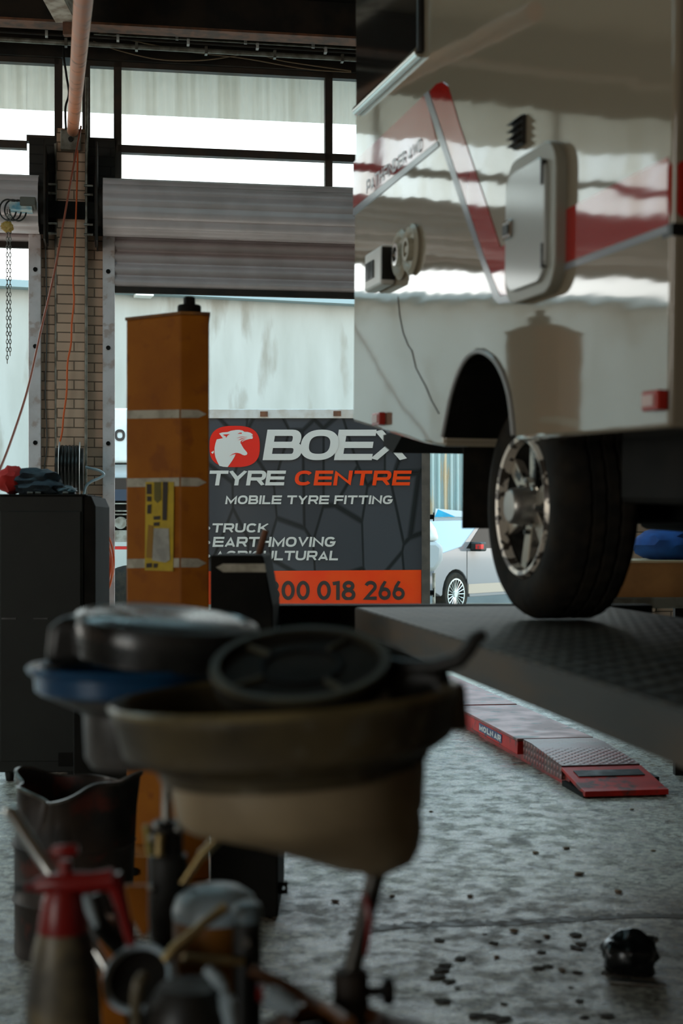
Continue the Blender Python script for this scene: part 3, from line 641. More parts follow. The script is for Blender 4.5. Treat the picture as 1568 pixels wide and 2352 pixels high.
for poly in (((205,250),(312,242),(275,264),(255,300),(248,272),(228,266)), ((425,238),(460,222),(490,219),(489,238),(465,234)), ((300,577),(345,543),(395,524),(432,524),(400,541),(350,550)),
             ((470,385),(474,350),(500,330),(560,318),(500,340),(482,382)), ((405,302),(480,282),(590,282),(480,290)), ((430,338),(480,308),(570,298),(490,316))):
    rd.face([S6(x, y, .016) for x, y in poly])
rd.split('cat_detail', logo_red, tr)
hp = MB()
for y in (1187, 1362):
    z = T(0, y).z; x = T(986, 0).x; hp.cyl((x, TY+.1, z), (x+.05, TY+.1, z), .03, seg=12).cyl((x+.05, TY+.1, z), (x+.06, TY+.1, z), .055, seg=12)
hp.split('hinge_pin', black_steel, tr, smooth=True)
rv_ = MB()
for x, y in ((606, 951), (774, 950)): q = P(x, y, TY-.022); rv_.box(q.x-.045, q.x+.045, TY-.03, TY-.018, q.z-.03, q.z+.03)
rv_.split('rusty_clip', mat('rust_edge', (.3, .12, .05)), tr)
for k, x in enumerate((-.7, .35)):
    M_ = Matrix.Translation((x, TY+.35, .33)) @ Matrix.Rotation(math.pi/2, 4, 'X')
    MB().lathe([(.12, -.1), (.30, -.1), (.33, -.06), (.33, .06), (.30, .1), (.12, .1)], M_, 32).build('wheel', rubber, tr, smooth=True)
    M_ = Matrix.Translation((x, TY+1.75, .33)) @ Matrix.Rotation(math.pi/2, 4, 'X')
    MB().lathe([(.12, -.1), (.30, -.1), (.33, -.06), (.33, .06), (.30, .1), (.12, .1)], M_, 32).build('wheel', rubber, tr, smooth=True)
MB().box(-2.2, 1.0, TY+.5, TY+1.6, .3, tb-.04).build('chassis', black_steel, tr)
# flatbed truck seen in the slit left of the yellow post
K = 21.0
tk = thing('truck', 'white truck with a dark grille glimpsed left of the yellow lift post', 'truck', (P(270, 0, K).x, K+2, 0))
def tb_(x0, x1, y0, y1, d0, d1): return P(x0, 0, K).x, P(x1, 0, K).x, K+d0, K+d1, P(0, y1, K).z, P(0, y0, K).z
MB().box(*tb_(180, 330, 940, 1063, -.2, 4)).build('sign_box', white, tk, bevel=.03)
mb = MB(); put_text(mb, 'O', lambda u, v: P(lerp(263, 287, u), lerp(1013, 986, v), K-.21), 1.0, .24); mb.build('lettering', sign_dark, tk)
MB().box(*tb_(180, 330, 1066, 1098, 0, 3)).build('cab_roof', mat('pale_cab', (.55, .62, .68)), tk, bevel=.05)
MB().box(*tb_(185, 325, 1098, 1128, .05, 3)).build('windscreen', dark_glass, tk)
MB().box(*tb_(180, 330, 1124, 1150, .0, 3)).build('bonnet', mat('dark_blue', (.02, .03, .05)), tk)
MB().box(*tb_(182, 328, 1150, 1235, .08, 3)).build('grille_back', black_steel, tk)
gb = MB()
for y in (1155, 1172, 1180, 1192, 1206, 1222): gb.box(*tb_(181, 329, y, y+3, 0, .09))
gb.split('grille_bar', galv, tk)
q = P(277, 1201, K); MB().cyl((q.x, K-.03, q.z), (q.x, K+.1, q.z), .09, seg=20).build('headlamp', galv, tk, smooth=True)
MB().box(*tb_(180, 330, 1218, 1245, -.02, .3)).build('bumper', galv, tk)
MB().box(*tb_(180, 330, 1255, 1262, -.02, .3)).build('red_bar', red_paint, tk)
for x in (297, 196):
    q = P(x, 1380, K); M_ = Matrix.Translation((q.x, K+.1, .48)) @ Matrix.Rotation(math.pi/2, 4, 'X')
    MB().lathe([(.2, -.15), (.44, -.15), (.5, -.1), (.5, .1), (.44, .15), (.2, .15)], M_, 36).build('wheel', rubber, tk, smooth=True)
# silver car and its neighbour beyond the trailer
def car(name, lb, ox, oy, scale=1.0, flip=1, mt=car_grey, rot=0.0):
    fr = Matrix.Translation((ox, oy, -.02)) @ Matrix.Rotation(rot, 4, 'Z') @ Matrix.Diagonal((flip*scale, scale, scale, 1))
    t = thing(name, lb, 'car', (ox, oy, -.02))
    pr = [(.32, .42), (.30, .72), (.36, .92), (.55, 1.06), (1.15, 1.17), (1.75, 1.60), (2.1, 1.68), (3.4, 1.66), (4.25, 1.18), (4.6, 1.10), (4.68, .60), (4.6, .34), (4.05, .32)]
    def arch(cx, r, n=12): return [(cx+r*math.cos(math.pi*k/n), .36+r*math.sin(math.pi*k/n)) for k in range(n+1)]
    prof = pr+[(4.02, .32)]+arch(3.65, .42)+[(3.2, .30), (1.42, .30)]+arch(.98, .42)+[(.52, .34)]
    MB(fr).prism([(x, 0, z) for x, z in prof], (0, 1.85, 0)).build('body', mt, t, bevel=.05*scale, smooth=True)
    MB(fr).prism([(x, -.006, z) for x, z in ((1.30, 1.13), (1.82, 1.56), (2.55, 1.58), (2.55, 1.13))], (0, .02, 0)).prism([(x, -.006, z) for x, z in ((2.62, 1.13), (2.62, 1.58), (3.35, 1.57), (4.0, 1.17))], (0, .02, 0)).split('side_window', dark_glass, t)
    MB(fr).box(1.32, 1.335, -.004, .01, .38, 1.1).box(2.58, 2.595, -.004, .01, .38, 1.1).split('door_gap', black, t)
    MB(fr).box(1.36, 4.2, -.012, .02, .36, .52).build('sill', mat('sill_tan', (.34, .27, .21)), t)
    MB(fr).box(1.42, 1.62, -.22, .0, 1.08, 1.24).build('mirror', black, t, bevel=.03)
    MB(fr).box(1.41, 1.50, -.225, -.12, 1.12, 1.20).build('indicator', red_paint, t)
    for cx in (.98, 3.65):
        M_ = Matrix.Translation((cx, .02, .36)) @ Matrix.Rotation(math.pi/2, 4, 'X')
        w_ = MB(fr).lathe([(.24, -.10), (.27, .02), (.35, .03), (.37, .0), (.37, -.2), (.3, -.22), (.24, -.22)], M_, 40, close=True).build('tyre', rubber, t, smooth=True)
        rm = MB(fr).lathe([(.255, .0), (.27, .025), (.245, .025), (.235, -.02)], M_, 40, close=True)
        for k in range(20):
            a = 2*math.pi*k/20; rm.cyl(M_ @ Vector((.04*math.cos(a), .04*math.sin(a), .0)), M_ @ Vector((.25*math.cos(a), .25*math.sin(a), .02)), .009, seg=6)
        rm.cyl(M_ @ Vector((0, 0, -.03)), M_ @ Vector((0, 0, .02)), .055, seg=16); rm.build('alloy_rim', chrome, w_, smooth=True, clean=False)
        MB(fr).cyl(M_ @ Vector((0, 0, -.12)), M_ @ Vector((0, 0, -.06)), .25, seg=24).build('brake_disc', dark_steel, w_)
    return t
car('parked_car', 'silver grey car seen between the trailer and the big black tyre', P(1045, 0, 25.5).x-.62, 24.55, 1.06, rot=math.radians(53))
BY2 = 22.0
bt2 = thing('covered_boat', 'pale grey hull under a white cover poking out behind the trailer post', 'boat', (P(900, 0, BY2).x, BY2+.8, 0))
B2 = lambda pts: [P(x, y, BY2) for x, y in pts]
MB().prism(B2([(830, 1242), (1004, 1243), (1018, 1256), (1016, 1288), (1000, 1312), (830, 1320)]), (0, 1.5, 0)).build('hull', mat('hull_grey', (.34, .34, .34), rough=.35), bt2, bevel=.07, seg=3, smooth=True)
MB().prism(B2([(830, 1172), (955, 1173), (982, 1188), (1001, 1214), (1010, 1243), (830, 1242)]), (0, 1.5, 0)).build('cover', white, bt2, bevel=.08, seg=3, smooth=True)
MB().box(P(840, 0, BY2).x, P(985, 0, BY2).x, BY2+.3, BY2+1.2, P(0, 1335, BY2).z, P(0, 1316, BY2).z).build('trailer_frame', galv, bt2)
for x in (870, 1000):
    q = P(x, 0, BY2); r_ = .35 if x < 900 else .13
    MB().lathe([(.05, -.07), (r_-.03, -.07), (r_, -.04), (r_, .04), (r_-.03, .07), (.05, .07)], Matrix.Translation((q.x, BY2+.4, r_)) @ Matrix.Rotation(math.pi/2, 4, 'X'), 28).build('wheel', rubber, bt2, smooth=True)
q = P(1000, 0, BY2); MB().cyl((q.x, BY2+.4, .13), (q.x, BY2+.4, P(0, 1318, BY2).z), .025, seg=10).build('jockey_post', galv, bt2)
# corrugated fence, block wall, blue and white sheets
FY = 31.0
f = MB(); x0, x1 = P(940, 0, FY).x, P(1300, 0, FY).x; n = 150; pr = []
for i in range(n+1):
    x = lerp(x0, x1, i/n); pr.append((x, FY+.05*math.sin(i*2*math.pi/6)))
z0, z1 = -.05, P(0, 1034, FY).z
f.vf([(x, y, z) for x, y in pr for z in (z0, z1)]+[(x, y+.03, z) for x, y in pr for z in (z0, z1)], [(2*i, 2*i+2, 2*i+3, 2*i+1) for i in range(n)]+[(2*n+2+2*i, 2*n+3+2*i, 2*n+5+2*i, 2*n+4+2*i) for i in range(n)])
f.build('corrugated_fence', mat('pale_corrugated', (.27, .35, .335), (.32, .36, .34), 3, .5, stretch=(3, 1, .3), c3=(.42, .30, .18), scale3=2), smooth=True, label='pale green corrugated metal fence behind the silver car', cat='fence')
MB().box(P(960, 0, 30).x, P(1300, 0, 30).x, 30, 30.25, -.05, P(0, 1232, 30).z).build('block_wall', mat('pale_block', (.24, .28, .29), (.20, .235, .245), 1.5), label='low pale grey block wall behind the silver car', cat='wall')
bs = mat('blue_board', (.012, .30, .46), (.01, .24, .40), 3)
def slab(x0, y0, x1, y1, th, Y, nm, lb, m, dp=.8):
    a, b_ = P(x0, y0, Y), P(x1, y1, Y); d = (b_-a); up = Vector((-d.z, 0, d.x)).normalized()*th*Y/F
    MB().prism([a, b_, b_+up, a+up], (0, dp, 0)).build(nm, m, label=lb, cat='board')
slab(990, 1232, 1120, 1232, 16, 30.0, 'blue_board', 'blue board lying flat on the pale block wall', bs)
slab(997, 1190, 1110, 1238, 22, 29.6, 'blue_board', 'blue board leaning across the white panels above the block wall', bs, .06)
slab(996, 1216, 1110, 1226, 48, 30.83, 'white_board', 'white board standing behind the leaning blue board', mat('white_board', (.5, .5, .49), rough=.6), .04)

# ================================================================== CAMPER VAN
RVt = thing('camper_van', 'white camper van with red chevron stripes raised on the lift runway', 'camper van', (0, 0, 1.16), RV)
sL, sR = rv(811, 800).x, rv(1541, 700).x
zbot = rv(1180, 1012).z; zfar = rv(815, 968).z; zk = rv(966, 1017).z; sk = rv(966, 1017).x
ztop = 4.15
aL, aR = rv(1020, 1000).x, rv(1181, 1000).x
arch_px = [(1181, 1000), (1177, 955), (1170, 905), (1156, 860), (1136, 826), (1112, 809), (1092, 809), (1072, 825), (1054, 858), (1038, 905), (1027, 955), (1018, 1003)]
arch = [(rv(x, y).x, rv(x, y).z) for x, y in arch_px]
prof = [(sR, zbot), (aR, zbot)]+arch+[(aL, rv(1022, 1026).z), (sk, zk), (sL, zfar), (sL, ztop), (sR, ztop)]
DEP = -2.15
MB(RV).prism([(x, 0, z) for x, z in prof], (0, DEP, 0)).build('body', rv_white, RVt, bevel=.035, seg=3, smooth=True)
# wheel-arch liner and trim
ai = []
cxa = (aL+aR)/2
for x, z in arch: ai.append((cxa+(x-cxa)*.99, z-.005))
li = MB(RV); n = len(ai)
li.vf([(x, -.004, z) for x, z in ai]+[(x, -.8, z) for x, z in ai], [(i, i+1, n+i+1, n+i) for i in range(n-1)]+[tuple(range(n, 2*n))])
li.build('wheel_arch_liner', black_steel, RVt)
MB(RV).tube([(x, .004, z) for x, z in arch], .008, 8, 4).build('wheel_arch_trim', mat('grey_trim', (.40, .41, .41), rough=.3), RVt, smooth=True)
# window
wp = [rv(825, -80), rv(971, -80), rv(971, 108), rv(826, 246)]
MB(RV).prism([(p.x, .0, p.z) for p in wp], (0, .018, 0)).build('window', dark_glass, RVt, bevel=.006)
ed = [rv(825, 246), rv(971, 108)]; MB(RV).rings([(ed[0].x, .012, ed[0].z-.018), (ed[1].x, .012, ed[1].z-.018)], .022, 12).build('window_trim', chrome, RVt, smooth=True, label='bright metal strip under the window')
ed = [rv(972, 108), rv(972, -80)]; MB(RV).rings([(ed[0].x, .01, ed[0].z-.02), (ed[1].x, .01, ed[1].z)], .016, 10).build('window_seal', black, RVt, smooth=True)
# livery
def decal(name, px, m, lift=.003, label=None):
    pts = [rv(x, y) for x, y in px]
    MB(RV).prism([(p.x, .0005, p.z) for p in pts], (0, lift, 0)).build(name, m, RVt, label=label)
decal('red_band', [(812, 374), (977, 218), (1004, 325), (812, 478)], rv_red, .002, 'red band rising to the peak of the chevron')
decal('red_band', [(987, 210), (1003, 193), (1018, 188), (1029, 197), (1055, 284), (1123, 485), (1150, 568), (1182, 551), (1182, 676), (1150, 680), (1112, 585)], rv_red, .002, 'red chevron band falling to the hatch')
decal('red_band', [(1296, 484), (1536, 360), (1536, 515), (1296, 605)], rv_red, .002, 'red band running from the hatch to the near corner')
decal('silver_line', [(812, 479), (1006, 325), (1009, 336), (812, 497)], rv_silver)
decal('silver_line', [(974, 217), (985, 209), (1112, 586), (1150, 681), (1182, 677), (1182, 692), (1148, 698), (1136, 687), (1101, 590)], rv_silver)
decal('silver_line', [(1296, 607), (1536, 517), (1536, 534), (1296, 622)], rv_silver)
tm = MB(RV)
def rt(u, v):
    x = lerp(843, 971, u); yb = lerp(446, 345, u); yt = lerp(415, 315, u); p = rv(x, lerp(yb, yt, v)); return Vector((p.x, .004, p.z))
put_text(tm, 'PATHFINDER 4WD', rt, 1.15, .19, 0, .22, (0, .0004, 0)); tm.build('lettering', rv_text, RVt, label='grey lettering along the red band')
za_, zb_ = rv(1536, 515).z, rv(1536, 358).z
MB(RV).box(sR-.003, sR+.05, -1.9, .003, za_, zb_).build('red_band', rv_red, RVt, bevel=.034, seg=4, smooth=True, label='red band across the near end')
MB(RV).box(sR-.0025, sR+.05, -1.9, .0025, za_-.03, za_).build('black_line', black, RVt)
# hatch
h0, h1 = rv(1300, 600).x, rv(1184, 500).x; ht, hb = rv(1235, 352).z, rv(1235, 688).z
def rr_prism(x0, x1, z0, z1, r, d0, d1, nm, m, par=RVt, bev=.004, label=None):
    return MB(RV).prism([(x, d0, z) for x, z in rrect(x0, x1, z0, z1, r)], (0, d1-d0, 0)).build(nm, m, par, bevel=bev, smooth=True, label=label)
hd = rr_prism(h0, h1, hb, ht, .09, -.002, .035, 'hatch', mat('hatch_frame', (.30, .29, .24), rough=.35), label='grey framed locker hatch')
rr_prism(h0+.055, h1-.03, hb+.035, ht-.04, .07, .03, .046, 'hatch_panel', mat('hatch_panel', (.46, .48, .46), rough=.12), hd)
lk = rv(1201, 530); MB(RV).box(lk.x-.035, lk.x+.035, .045, .056, lk.z-.028, lk.z+.028).build('hatch_lock', chrome, hd, bevel=.006)
MB(RV).box(lk.x-.022, lk.x+.022, .056, .06, lk.z-.014, lk.z+.014).build('lock_slot', black, hd)
for py in (397, 588):
    q = rv(1280, py); MB(RV).box(q.x-.004, q.x+.008, .034, .050, q.z-.035, q.z+.035).build('hatch_hinge', black, hd)
# louvre vent
v0, v1 = rv(1208, 300).x, rv(1184, 300).x; vt, vb = rv(1196, 270).z, rv(1196, 338).z
vt_o = MB(RV).box(v0, v1, -.002, .012, vb, vt).build('louvre_vent', black, RVt, bevel=.004)
s_ = MB(RV)
for k in range(4):
    z = vb+(k+.2)*(vt-vb)/4; s_.prism([(v0+.006, .012, z), (v0+.006, .035, z), (v0+.006, .012, z+(vt-vb)/5)], (v1-v0-.012, 0, 0))
s_.split('slat', black, vt_o)
# appliance vent, water inlets
b0, b1 = rv(908, 600).x, rv(868, 600).x; bt, bb_ = rv(888, 575).z, rv(888, 664).z
bx = MB(RV).box(b0, b1, 0, .06, bb_, bt).build('appliance_vent', mat('vent_white', (.58, .57, .53), rough=.3), RVt, bevel=.012)
g_ = MB(RV)
for k in range(9): z = lerp(bb_+.05, bt-.05, k/8); g_.box(b1-.16, b1-.03, .058, .064, z-.006, z+.006)
g_.build('grille_slot', black, bx, clean=False)
MB(RV).box(b0-.004, b0+.03, .004, .058, bb_+.02, bt-.01).build('side_grille', black, bx)
for k, (px, py) in enumerate(((925, 585), (950, 573))):
    q = rv(px, py); M_ = Matrix.Translation((q.x, 0, q.z)) @ Matrix.Rotation(-math.pi/2, 4, 'X')
    ib = MB(RV).lathe([(.0, .0), (.095, .0), (.10, .012), (.085, .024), (.07, .018), (.06, .008), (.0, .008)], M_, 32).build('filler_cap', mat('cap_beige', (.42, .38, .29), rough=.4), RVt, smooth=True)
    MB(RV).lathe([(.03, .012), (.045, .012), (.045, .035), (.03, .035)], M_, 20, close=True).box(q.x-.05, q.x+.05, .01, .03, q.z-.012, q.z+.012).build('cap_handle', chrome if k == 0 else mat('cap_beige', (.42, .38, .29)), ib, smooth=True)
# marker lamps
for (x0, x1, y0, y1) in ((869, 886, 948, 977), (1497, 1536, 897, 944)):
    a_ = rv(x1, (y0+y1)/2).x; b_ = rv(x0, (y0+y1)/2).x; xm = (x0+x1)/2; z0 = rv(xm, y1).z; z1 = rv(xm, y0).z
    ml = MB(RV).box(a_, b_, 0, .03, z0, z1).build('marker_lamp', marker_red, RVt, bevel=.006)
    MB(RV).box(lerp(a_, b_, .2), b_-.01, .028, .034, z0+.01, z1-.01).build('lamp_lens', lens_white, ml, bevel=.002)
# thin dark line down the camper side
cr = [(914, 682), (918, 725), (926, 765), (938, 795), (946, 805), (955, 845), (968, 870), (978, 888), (990, 918), (1008, 950)]
m_ = MB(RV); pp = [rv(x, y) for x, y in cr]; m_.rings([(p.x, .001, p.z) for p in pp], .0025, 6); m_.build('thin_dark_line', mat('line_grey', (.12, .11, .10)), RVt)
# underbody
MB(RV).box(sR+.1, sL-.2, -.75, -.65, 1.50, zbot+.03).box(sR+.1, sL-.2, -1.55, -1.45, 1.50, zbot+.03).split('chassis_rail', black_steel, RVt)
MB(RV).box(sR+.05, -.55, -2.0, -.25, 1.56, zbot+.02).build('rear_locker', black_steel, RVt, bevel=.02)
q = rv(895, 1012, -.25); MB(RV).prism([(q.x-.28, -.25, q.z+.05), (q.x+.12, -.25, q.z+.03), (q.x+.12, -.25, q.z-.02), (q.x-.05, -.25, q.z-.06)], (0, -.5, 0)).build('step_bracket', black_steel, RVt)
# wheel
wc = RV.inverted() @ Vector((.61, 4.85, 1.543)); WR = .386
def wheel(yout, nm):
    M_ = Matrix.Translation((wc.x, yout, wc.z)) @ Matrix.Rotation(-math.pi/2, 4, 'X')     # local +z points outwards
    SEG = 144
    pf = [(.232, -.04), (.240, -.012), (.262, .0), (.30, .006), (.335, .0), (.362, -.018), (.378, -.040), (.386, -.060), (.386, -.092), (.374, -.095), (.374, -.103), (.386, -.106), (.386, -.142), (.374, -.145), (.374, -.153), (.386, -.156), (.386, -.19), (.374, -.194), (.374, -.202), (.386, -.206), (.386, -.232), (.378, -.252), (.34, -.275), (.26, -.28), (.232, -.26)]
    def rm(i, k):
        if 6 <= i <= 21: return -.007 if (k+i//4*2) % 4 == 0 else 0
        if i == 5: return -.010 if k % 8 < 2 else 0
        return 0
    wh = MB(RV).lathe(pf, M_, SEG, rm, close=True).build('wheel', rubber, RVt, smooth=True, label='big black all terrain tyre on a chrome rim')
    rb = MB(RV).lathe([(.232, -.26), (.225, -.2), (.19, -.15), (.19, -.10), (.222, -.06), (.234, -.02), (.228, -.02), (.216, -.06), (.18, -.10), (.0, -.115), (.0, -.13), (.18, -.16)], M_, 64).build('rim_barrel', black, wh, smooth=True)
    lip = MB(RV).lathe([(.228, -.03), (.246, -.006), (.236, .006), (.222, .002), (.218, -.03)], M_, 96, close=True).build('rim_lip', mat('rim_lip', (.80, .72, .62), (.07, .055, .045), 22, .3, metal=.25, lo=.52, hi=.56), wh, smooth=True)
    sp = MB(RV)
    for k in range(6):
        a = 2*math.pi*k/6+.35; c_, s2 = math.cos(a), math.sin(a)
        def pt(r, t, z): return M_ @ Vector((r*c_-t*s2, r*s2+t*c_, z))
        sp.vf([pt(.06, -.028, -.035), pt(.06, .028, -.035), pt(.06, .02, -.075), pt(.06, -.02, -.075), pt(.222, -.034, -.028), pt(.222, .034, -.028), pt(.222, .026, -.07), pt(.222, -.026, -.07)], [(0, 1, 5, 4), (1, 2, 6, 5), (2, 3, 7, 6), (3, 0, 4, 7), (0, 3, 2, 1), (4, 5, 6, 7)])
    sp.split('spoke', mat('spoke_metal', (.60, .54, .45), (.03, .03, .028), 9, .22, metal=.5, lo=.50, hi=.56), wh, bevel=.006)
    MB(RV).lathe([(.066, -.09), (.064, .005), (.060, .034), (.052, .042), (.0, .044)], M_, 40).build('hub_cap', mat('hub_metal', (.45, .43, .40), rough=.35, metal=.8), wh, smooth=True)
    nb = MB(RV)
    for k in range(8):
        a = 2*math.pi*k/8; nb.cyl(M_ @ Vector((.088*math.cos(a), .088*math.sin(a), -.08)), M_ @ Vector((.088*math.cos(a), .088*math.sin(a), -.015)), .010, seg=6)
    nb.split('wheel_nut', chrome, wh)
    return wh
wheel(wc.y, 'near'); wheel(wc.y-1.42, 'far')
MB(RV).cyl((wc.x, wc.y-.2, wc.z), (wc.x, wc.y-1.5, wc.z), .06, seg=16).blob((wc.x, wc.y-.85, wc.z), (.17, .15, .17), amp=.0).build('axle', black_steel, RVt, smooth=True)
a_, b_ = rv(1080, 1100, -.2), rv(1122, 1100, -.2)
zf = rv(1100, 1216, -.2).z
MB(RV).box(a_.x-.005, a_.x+.008, -.50, -.17, zf, 1.85).build('mud_flap', rubber, RVt)
MB(RV).box(a_.x-.9, a_.x-.2, -1.4, -.8, 1.45, 1.75).build('fuel_tank', black_steel, RVt, bevel=.03)
MB(RV).cyl((wc.x-.5, -.6, 1.5), (wc.x-1.3, -.6, 1.55), .05, seg=12).build('exhaust', dark_steel, RVt, smooth=True)

# ================================================================== LIFT
LZ = 1.153
LF = Matrix.Translation((.054, 5.71, 0)) @ Matrix.Rotation(YAW, 4, 'Z')     # x across, y along (away); left far corner at origin
LW, LL = 1.02, 5.5
lt = thing('lift_runway', 'dark chequer plate lift runway carrying the camper wheel', 'vehicle lift', (LW/2, -LL/2, 0), LF)
MB(LF).box(0.006, LW, -LL, 0, LZ-.02, LZ).build('deck_plate', chequer, lt)
MB(LF).box(0, .03, -LL, .0, LZ-.10, LZ-.004).box(LW-.03, LW, -LL, 0, LZ-.10, LZ-.004).box(0, LW, -.03, 0, LZ-.10, LZ-.022).split('side_beam', mat('runway_side', (.040, .038, .033), (.085, .050, .022), 3, .65, stretch=(1, .4, 3)), lt)
rb_ = MB(LF)
for k in range(8): rb_.box(.03, LW-.03, -.5-.65*k, -.44-.65*k, LZ-.085, LZ-.02)
rb_.build('cross_rib', dark_steel, lt)
# crossbeam end, carriage
X0, X1 = P(482, 0, 5.45).x, P(626, 0, 5.45).x
cb = thing('lift_carriage', 'black steel lift carriage beside the yellow post with an arrow sticker', 'lift carriage', ((X0+X1)/2, 5.6, 0))
pz = [(482, 1275), (604, 1275), (626, 1394), (638, 1900), (638, 2108), (482, 2108)]
MB().prism([Vector((P(x, 0, 5.37).x, 5.37, max(0.0, P(0, y, 5.37).z))) for x, y in pz], (0, .60, 0)).build('housing', black_steel, cb, bevel=.008)
MB().box(P(500, 0, 5.6).x, 1.3, 5.95, 6.10, LZ-.28, LZ-.004).build('crossbeam', black_steel, cb)
ar = [(496, 1303), (512, 1295), (608, 1295), (611, 1314), (512, 1314)]
MB().prism([P(x, y, 5.368) for x, y in ar], (0, .003, 0)).build('arrow_sticker', offwhite, cb, label='off white arrow sticker')
a_, b_ = P(638, 2028, 5.4), P(660, 2055, 5.4)
tabm = MB(); o4 = [(a_.x-.02, a_.z), (b_.x, a_.z), (b_.x, b_.z), (a_.x-.02, b_.z)]; cc = ((a_.x+b_.x)/2+.002, (a_.z+b_.z)/2)
N = 16; inner = [(cc[0]+.008*math.cos(2*math.pi*k/N), cc[1]+.008*math.sin(2*math.pi*k/N)) for k in range(N)]
def sqp(a):
    c, s = math.cos(a), math.sin(a); m = max(abs(c), abs(s)); hx = (b_.x-cc[0]) if c > 0 else cc[0]-a_.x+.02; hz = a_.z-cc[1] if s > 0 else cc[1]-b_.z
    return (cc[0]+c/m*hx, cc[1]+s/m*hz)
outer = [sqp(2*math.pi*k/N) for k in range(N)]
tabm.vf([(x, 5.41, z) for x, z in inner]+[(x, 5.41, z) for x, z in outer]+[(x, 5.418, z) for x, z in inner]+[(x, 5.418, z) for x, z in outer],
        [(k, (k+1) % N, N+(k+1) % N, N+k) for k in range(N)]+[(2*N+k, 3*N+k, 3*N+(k+1) % N, 2*N+(k+1) % N) for k in range(N)]+[(k, 2*N+k, 2*N+(k+1) % N, (k+1) % N) for k in range(N)]+[(N+k, N+(k+1) % N, 3*N+(k+1) % N, 3*N+k) for k in range(N)])
tabm.build('lug_tab', black_steel, cb)
p0, p1 = P(591, 1283, 5.6), P(610, 1218, 5.62); MB().cyl(p0, p1, .014, .012, seg=10).build('release_lever', mat('rust_edge', (.2, .06, .03)), cb, smooth=True, label='rusty release lever')
# yellow post
yp = thing('lift_post', 'tall orange yellow lift post with white arrow tapes and a warning label', 'lift post', (-.72, 6.0, 0))
def gpt(px, Y): return Vector((P(px, 0, Y).x, Y, 0))
YL, YC, YR = 6.05, 5.885, 5.905
c0, c1, c2 = gpt(290, YL), gpt(414, YC), gpt(480, YR)
ztp = P(0, 722, YC).z
foot = [c0, c1, c2, c2+Vector((-.03, .26, 0)), c0+Vector((.03, .20, 0))]
MB().prism(foot, (0, 0, ztp)).build('column', yellow, yp, bevel=.006)
MB().prism([p+(p-Vector((-.73, 6.02, 0)))*.03+Vector((0, 0, ztp)) for p in foot], (0, 0, .012)).build('cap_plate', mat('rusty_yellow', (.30, .12, .015), (.12, .05, .02), 9), yp)
q = P(434, 700, 5.98); M_ = Matrix.Translation((q.x, 5.99, ztp+.012))
MB().lathe([(.046, 0), (.05, .006), (.05, .036), (.046, .042)], M_, 20).lathe([(.025, .042), (.025, .072), (.02, .078)], M_, 6).build('top_nut', black_steel, yp, smooth=True)
def on_post(px, py, lift=.003):                      # point on the two front faces
    a, b2, Y0, Y1 = (c0, c1, YL, YC) if px <= 414 else (c1, c2, YC, YR)
    n = (b2-a); nn = Vector((n.y, -n.x, 0)).normalized()
    r = Vector(((px-CX)/F, 1, (HY-py)/F)); t = (a.dot(nn))/(r.dot(nn)); return Vector((r.x*t, r.y*t, CH+r.z*t))+nn*lift, nn
def post_poly(mb, pts, lift=.003, th=.0015):
    q = [on_post(x, y, lift) for x, y in pts]; mb.prism([p for p, _ in q], q[0][1]*th)
for (ya, yb_) in ((941, 962), (1097, 1119), (1282, 1305)):
    mb = MB(); ym = (ya+yb_)/2
    post_poly(mb, [(293, ya+2), (413, ya), (413, yb_-2), (293, yb_)]); post_poly(mb, [(415, ya), (455, ya+1), (474, ym), (455, yb_-2), (415, yb_-2)])
    mb.build('arrow_tape', offwhite, yp, label='white tape arrow pointing right')
mb = MB(); post_poly(mb, [(337, 1107), (402, 1107), (400, 1312), (335, 1310)], .006); lab = mb.build('warning_label', label_y, yp, label='worn yellow warning label')
mb = MB()
for pl in ([(340, 1112), (351, 1112), (351, 1135), (340, 1135)], [(341, 1140), (351, 1140), (351, 1152), (341, 1152)], [(342, 1160), (351, 1158), (350, 1180), (341, 1180)], [(377, 1107), (389, 1107), (386, 1195), (376, 1195)], [(356, 1186), (371, 1185), (371, 1193), (356, 1194)], [(356, 1200), (370, 1199), (369, 1208), (356, 1208)], [(339, 1294), (352, 1293), (352, 1303), (339, 1304)], [(356, 1294), (366, 1294), (364, 1304), (356, 1304)]):
    post_poly(mb, pl, .0085, .001)
mb.split('label_print', sign_dark, lab)
mb = MB(); post_poly(mb, [(357, 1107), (373, 1107), (373, 1148), (365, 1156), (357, 1148)], .0085, .001); mb.build('label_arrow', mat('olive_arrow', (.12, .10, .01)), lab)
mb = MB(); post_poly(mb, [(357, 1213), (391, 1214), (394, 1285), (384, 1292), (353, 1287)], .0095, .001); mb.build('torn_patch', mat('paper_grey', (.40, .40, .36), (.28, .28, .25), 20), lab)
mb = MB(); post_poly(mb, [(344, 1205), (356, 1208), (353, 1282), (339, 1281)], .0095, .001); mb.build('orange_patch', mat('ochre_patch', (.30, .15, .01)), lab)
q, nn = on_post(310, 2000, 0)
MB().prism([gpt(262, 5.82), gpt(410, 5.78), gpt(500, 5.84), gpt(500, 6.3), gpt(262, 6.3)], (0, 0, .02)).build('base_plate', yellow, yp)
gz = P(0, 1970, 5.75).z; x0, x1 = P(281, 0, 5.75).x, P(342, 0, 5.75).x
MB().box(x0, x1, 5.75, 6.05, 0.02, gz).build('base_block', yellow, yp, bevel=.005)
MB().cyl((x0+.05, 5.752, gz-.055), (x0+.05, 5.735, gz-.055), .016, seg=12).split('bolt', black_steel, yp)

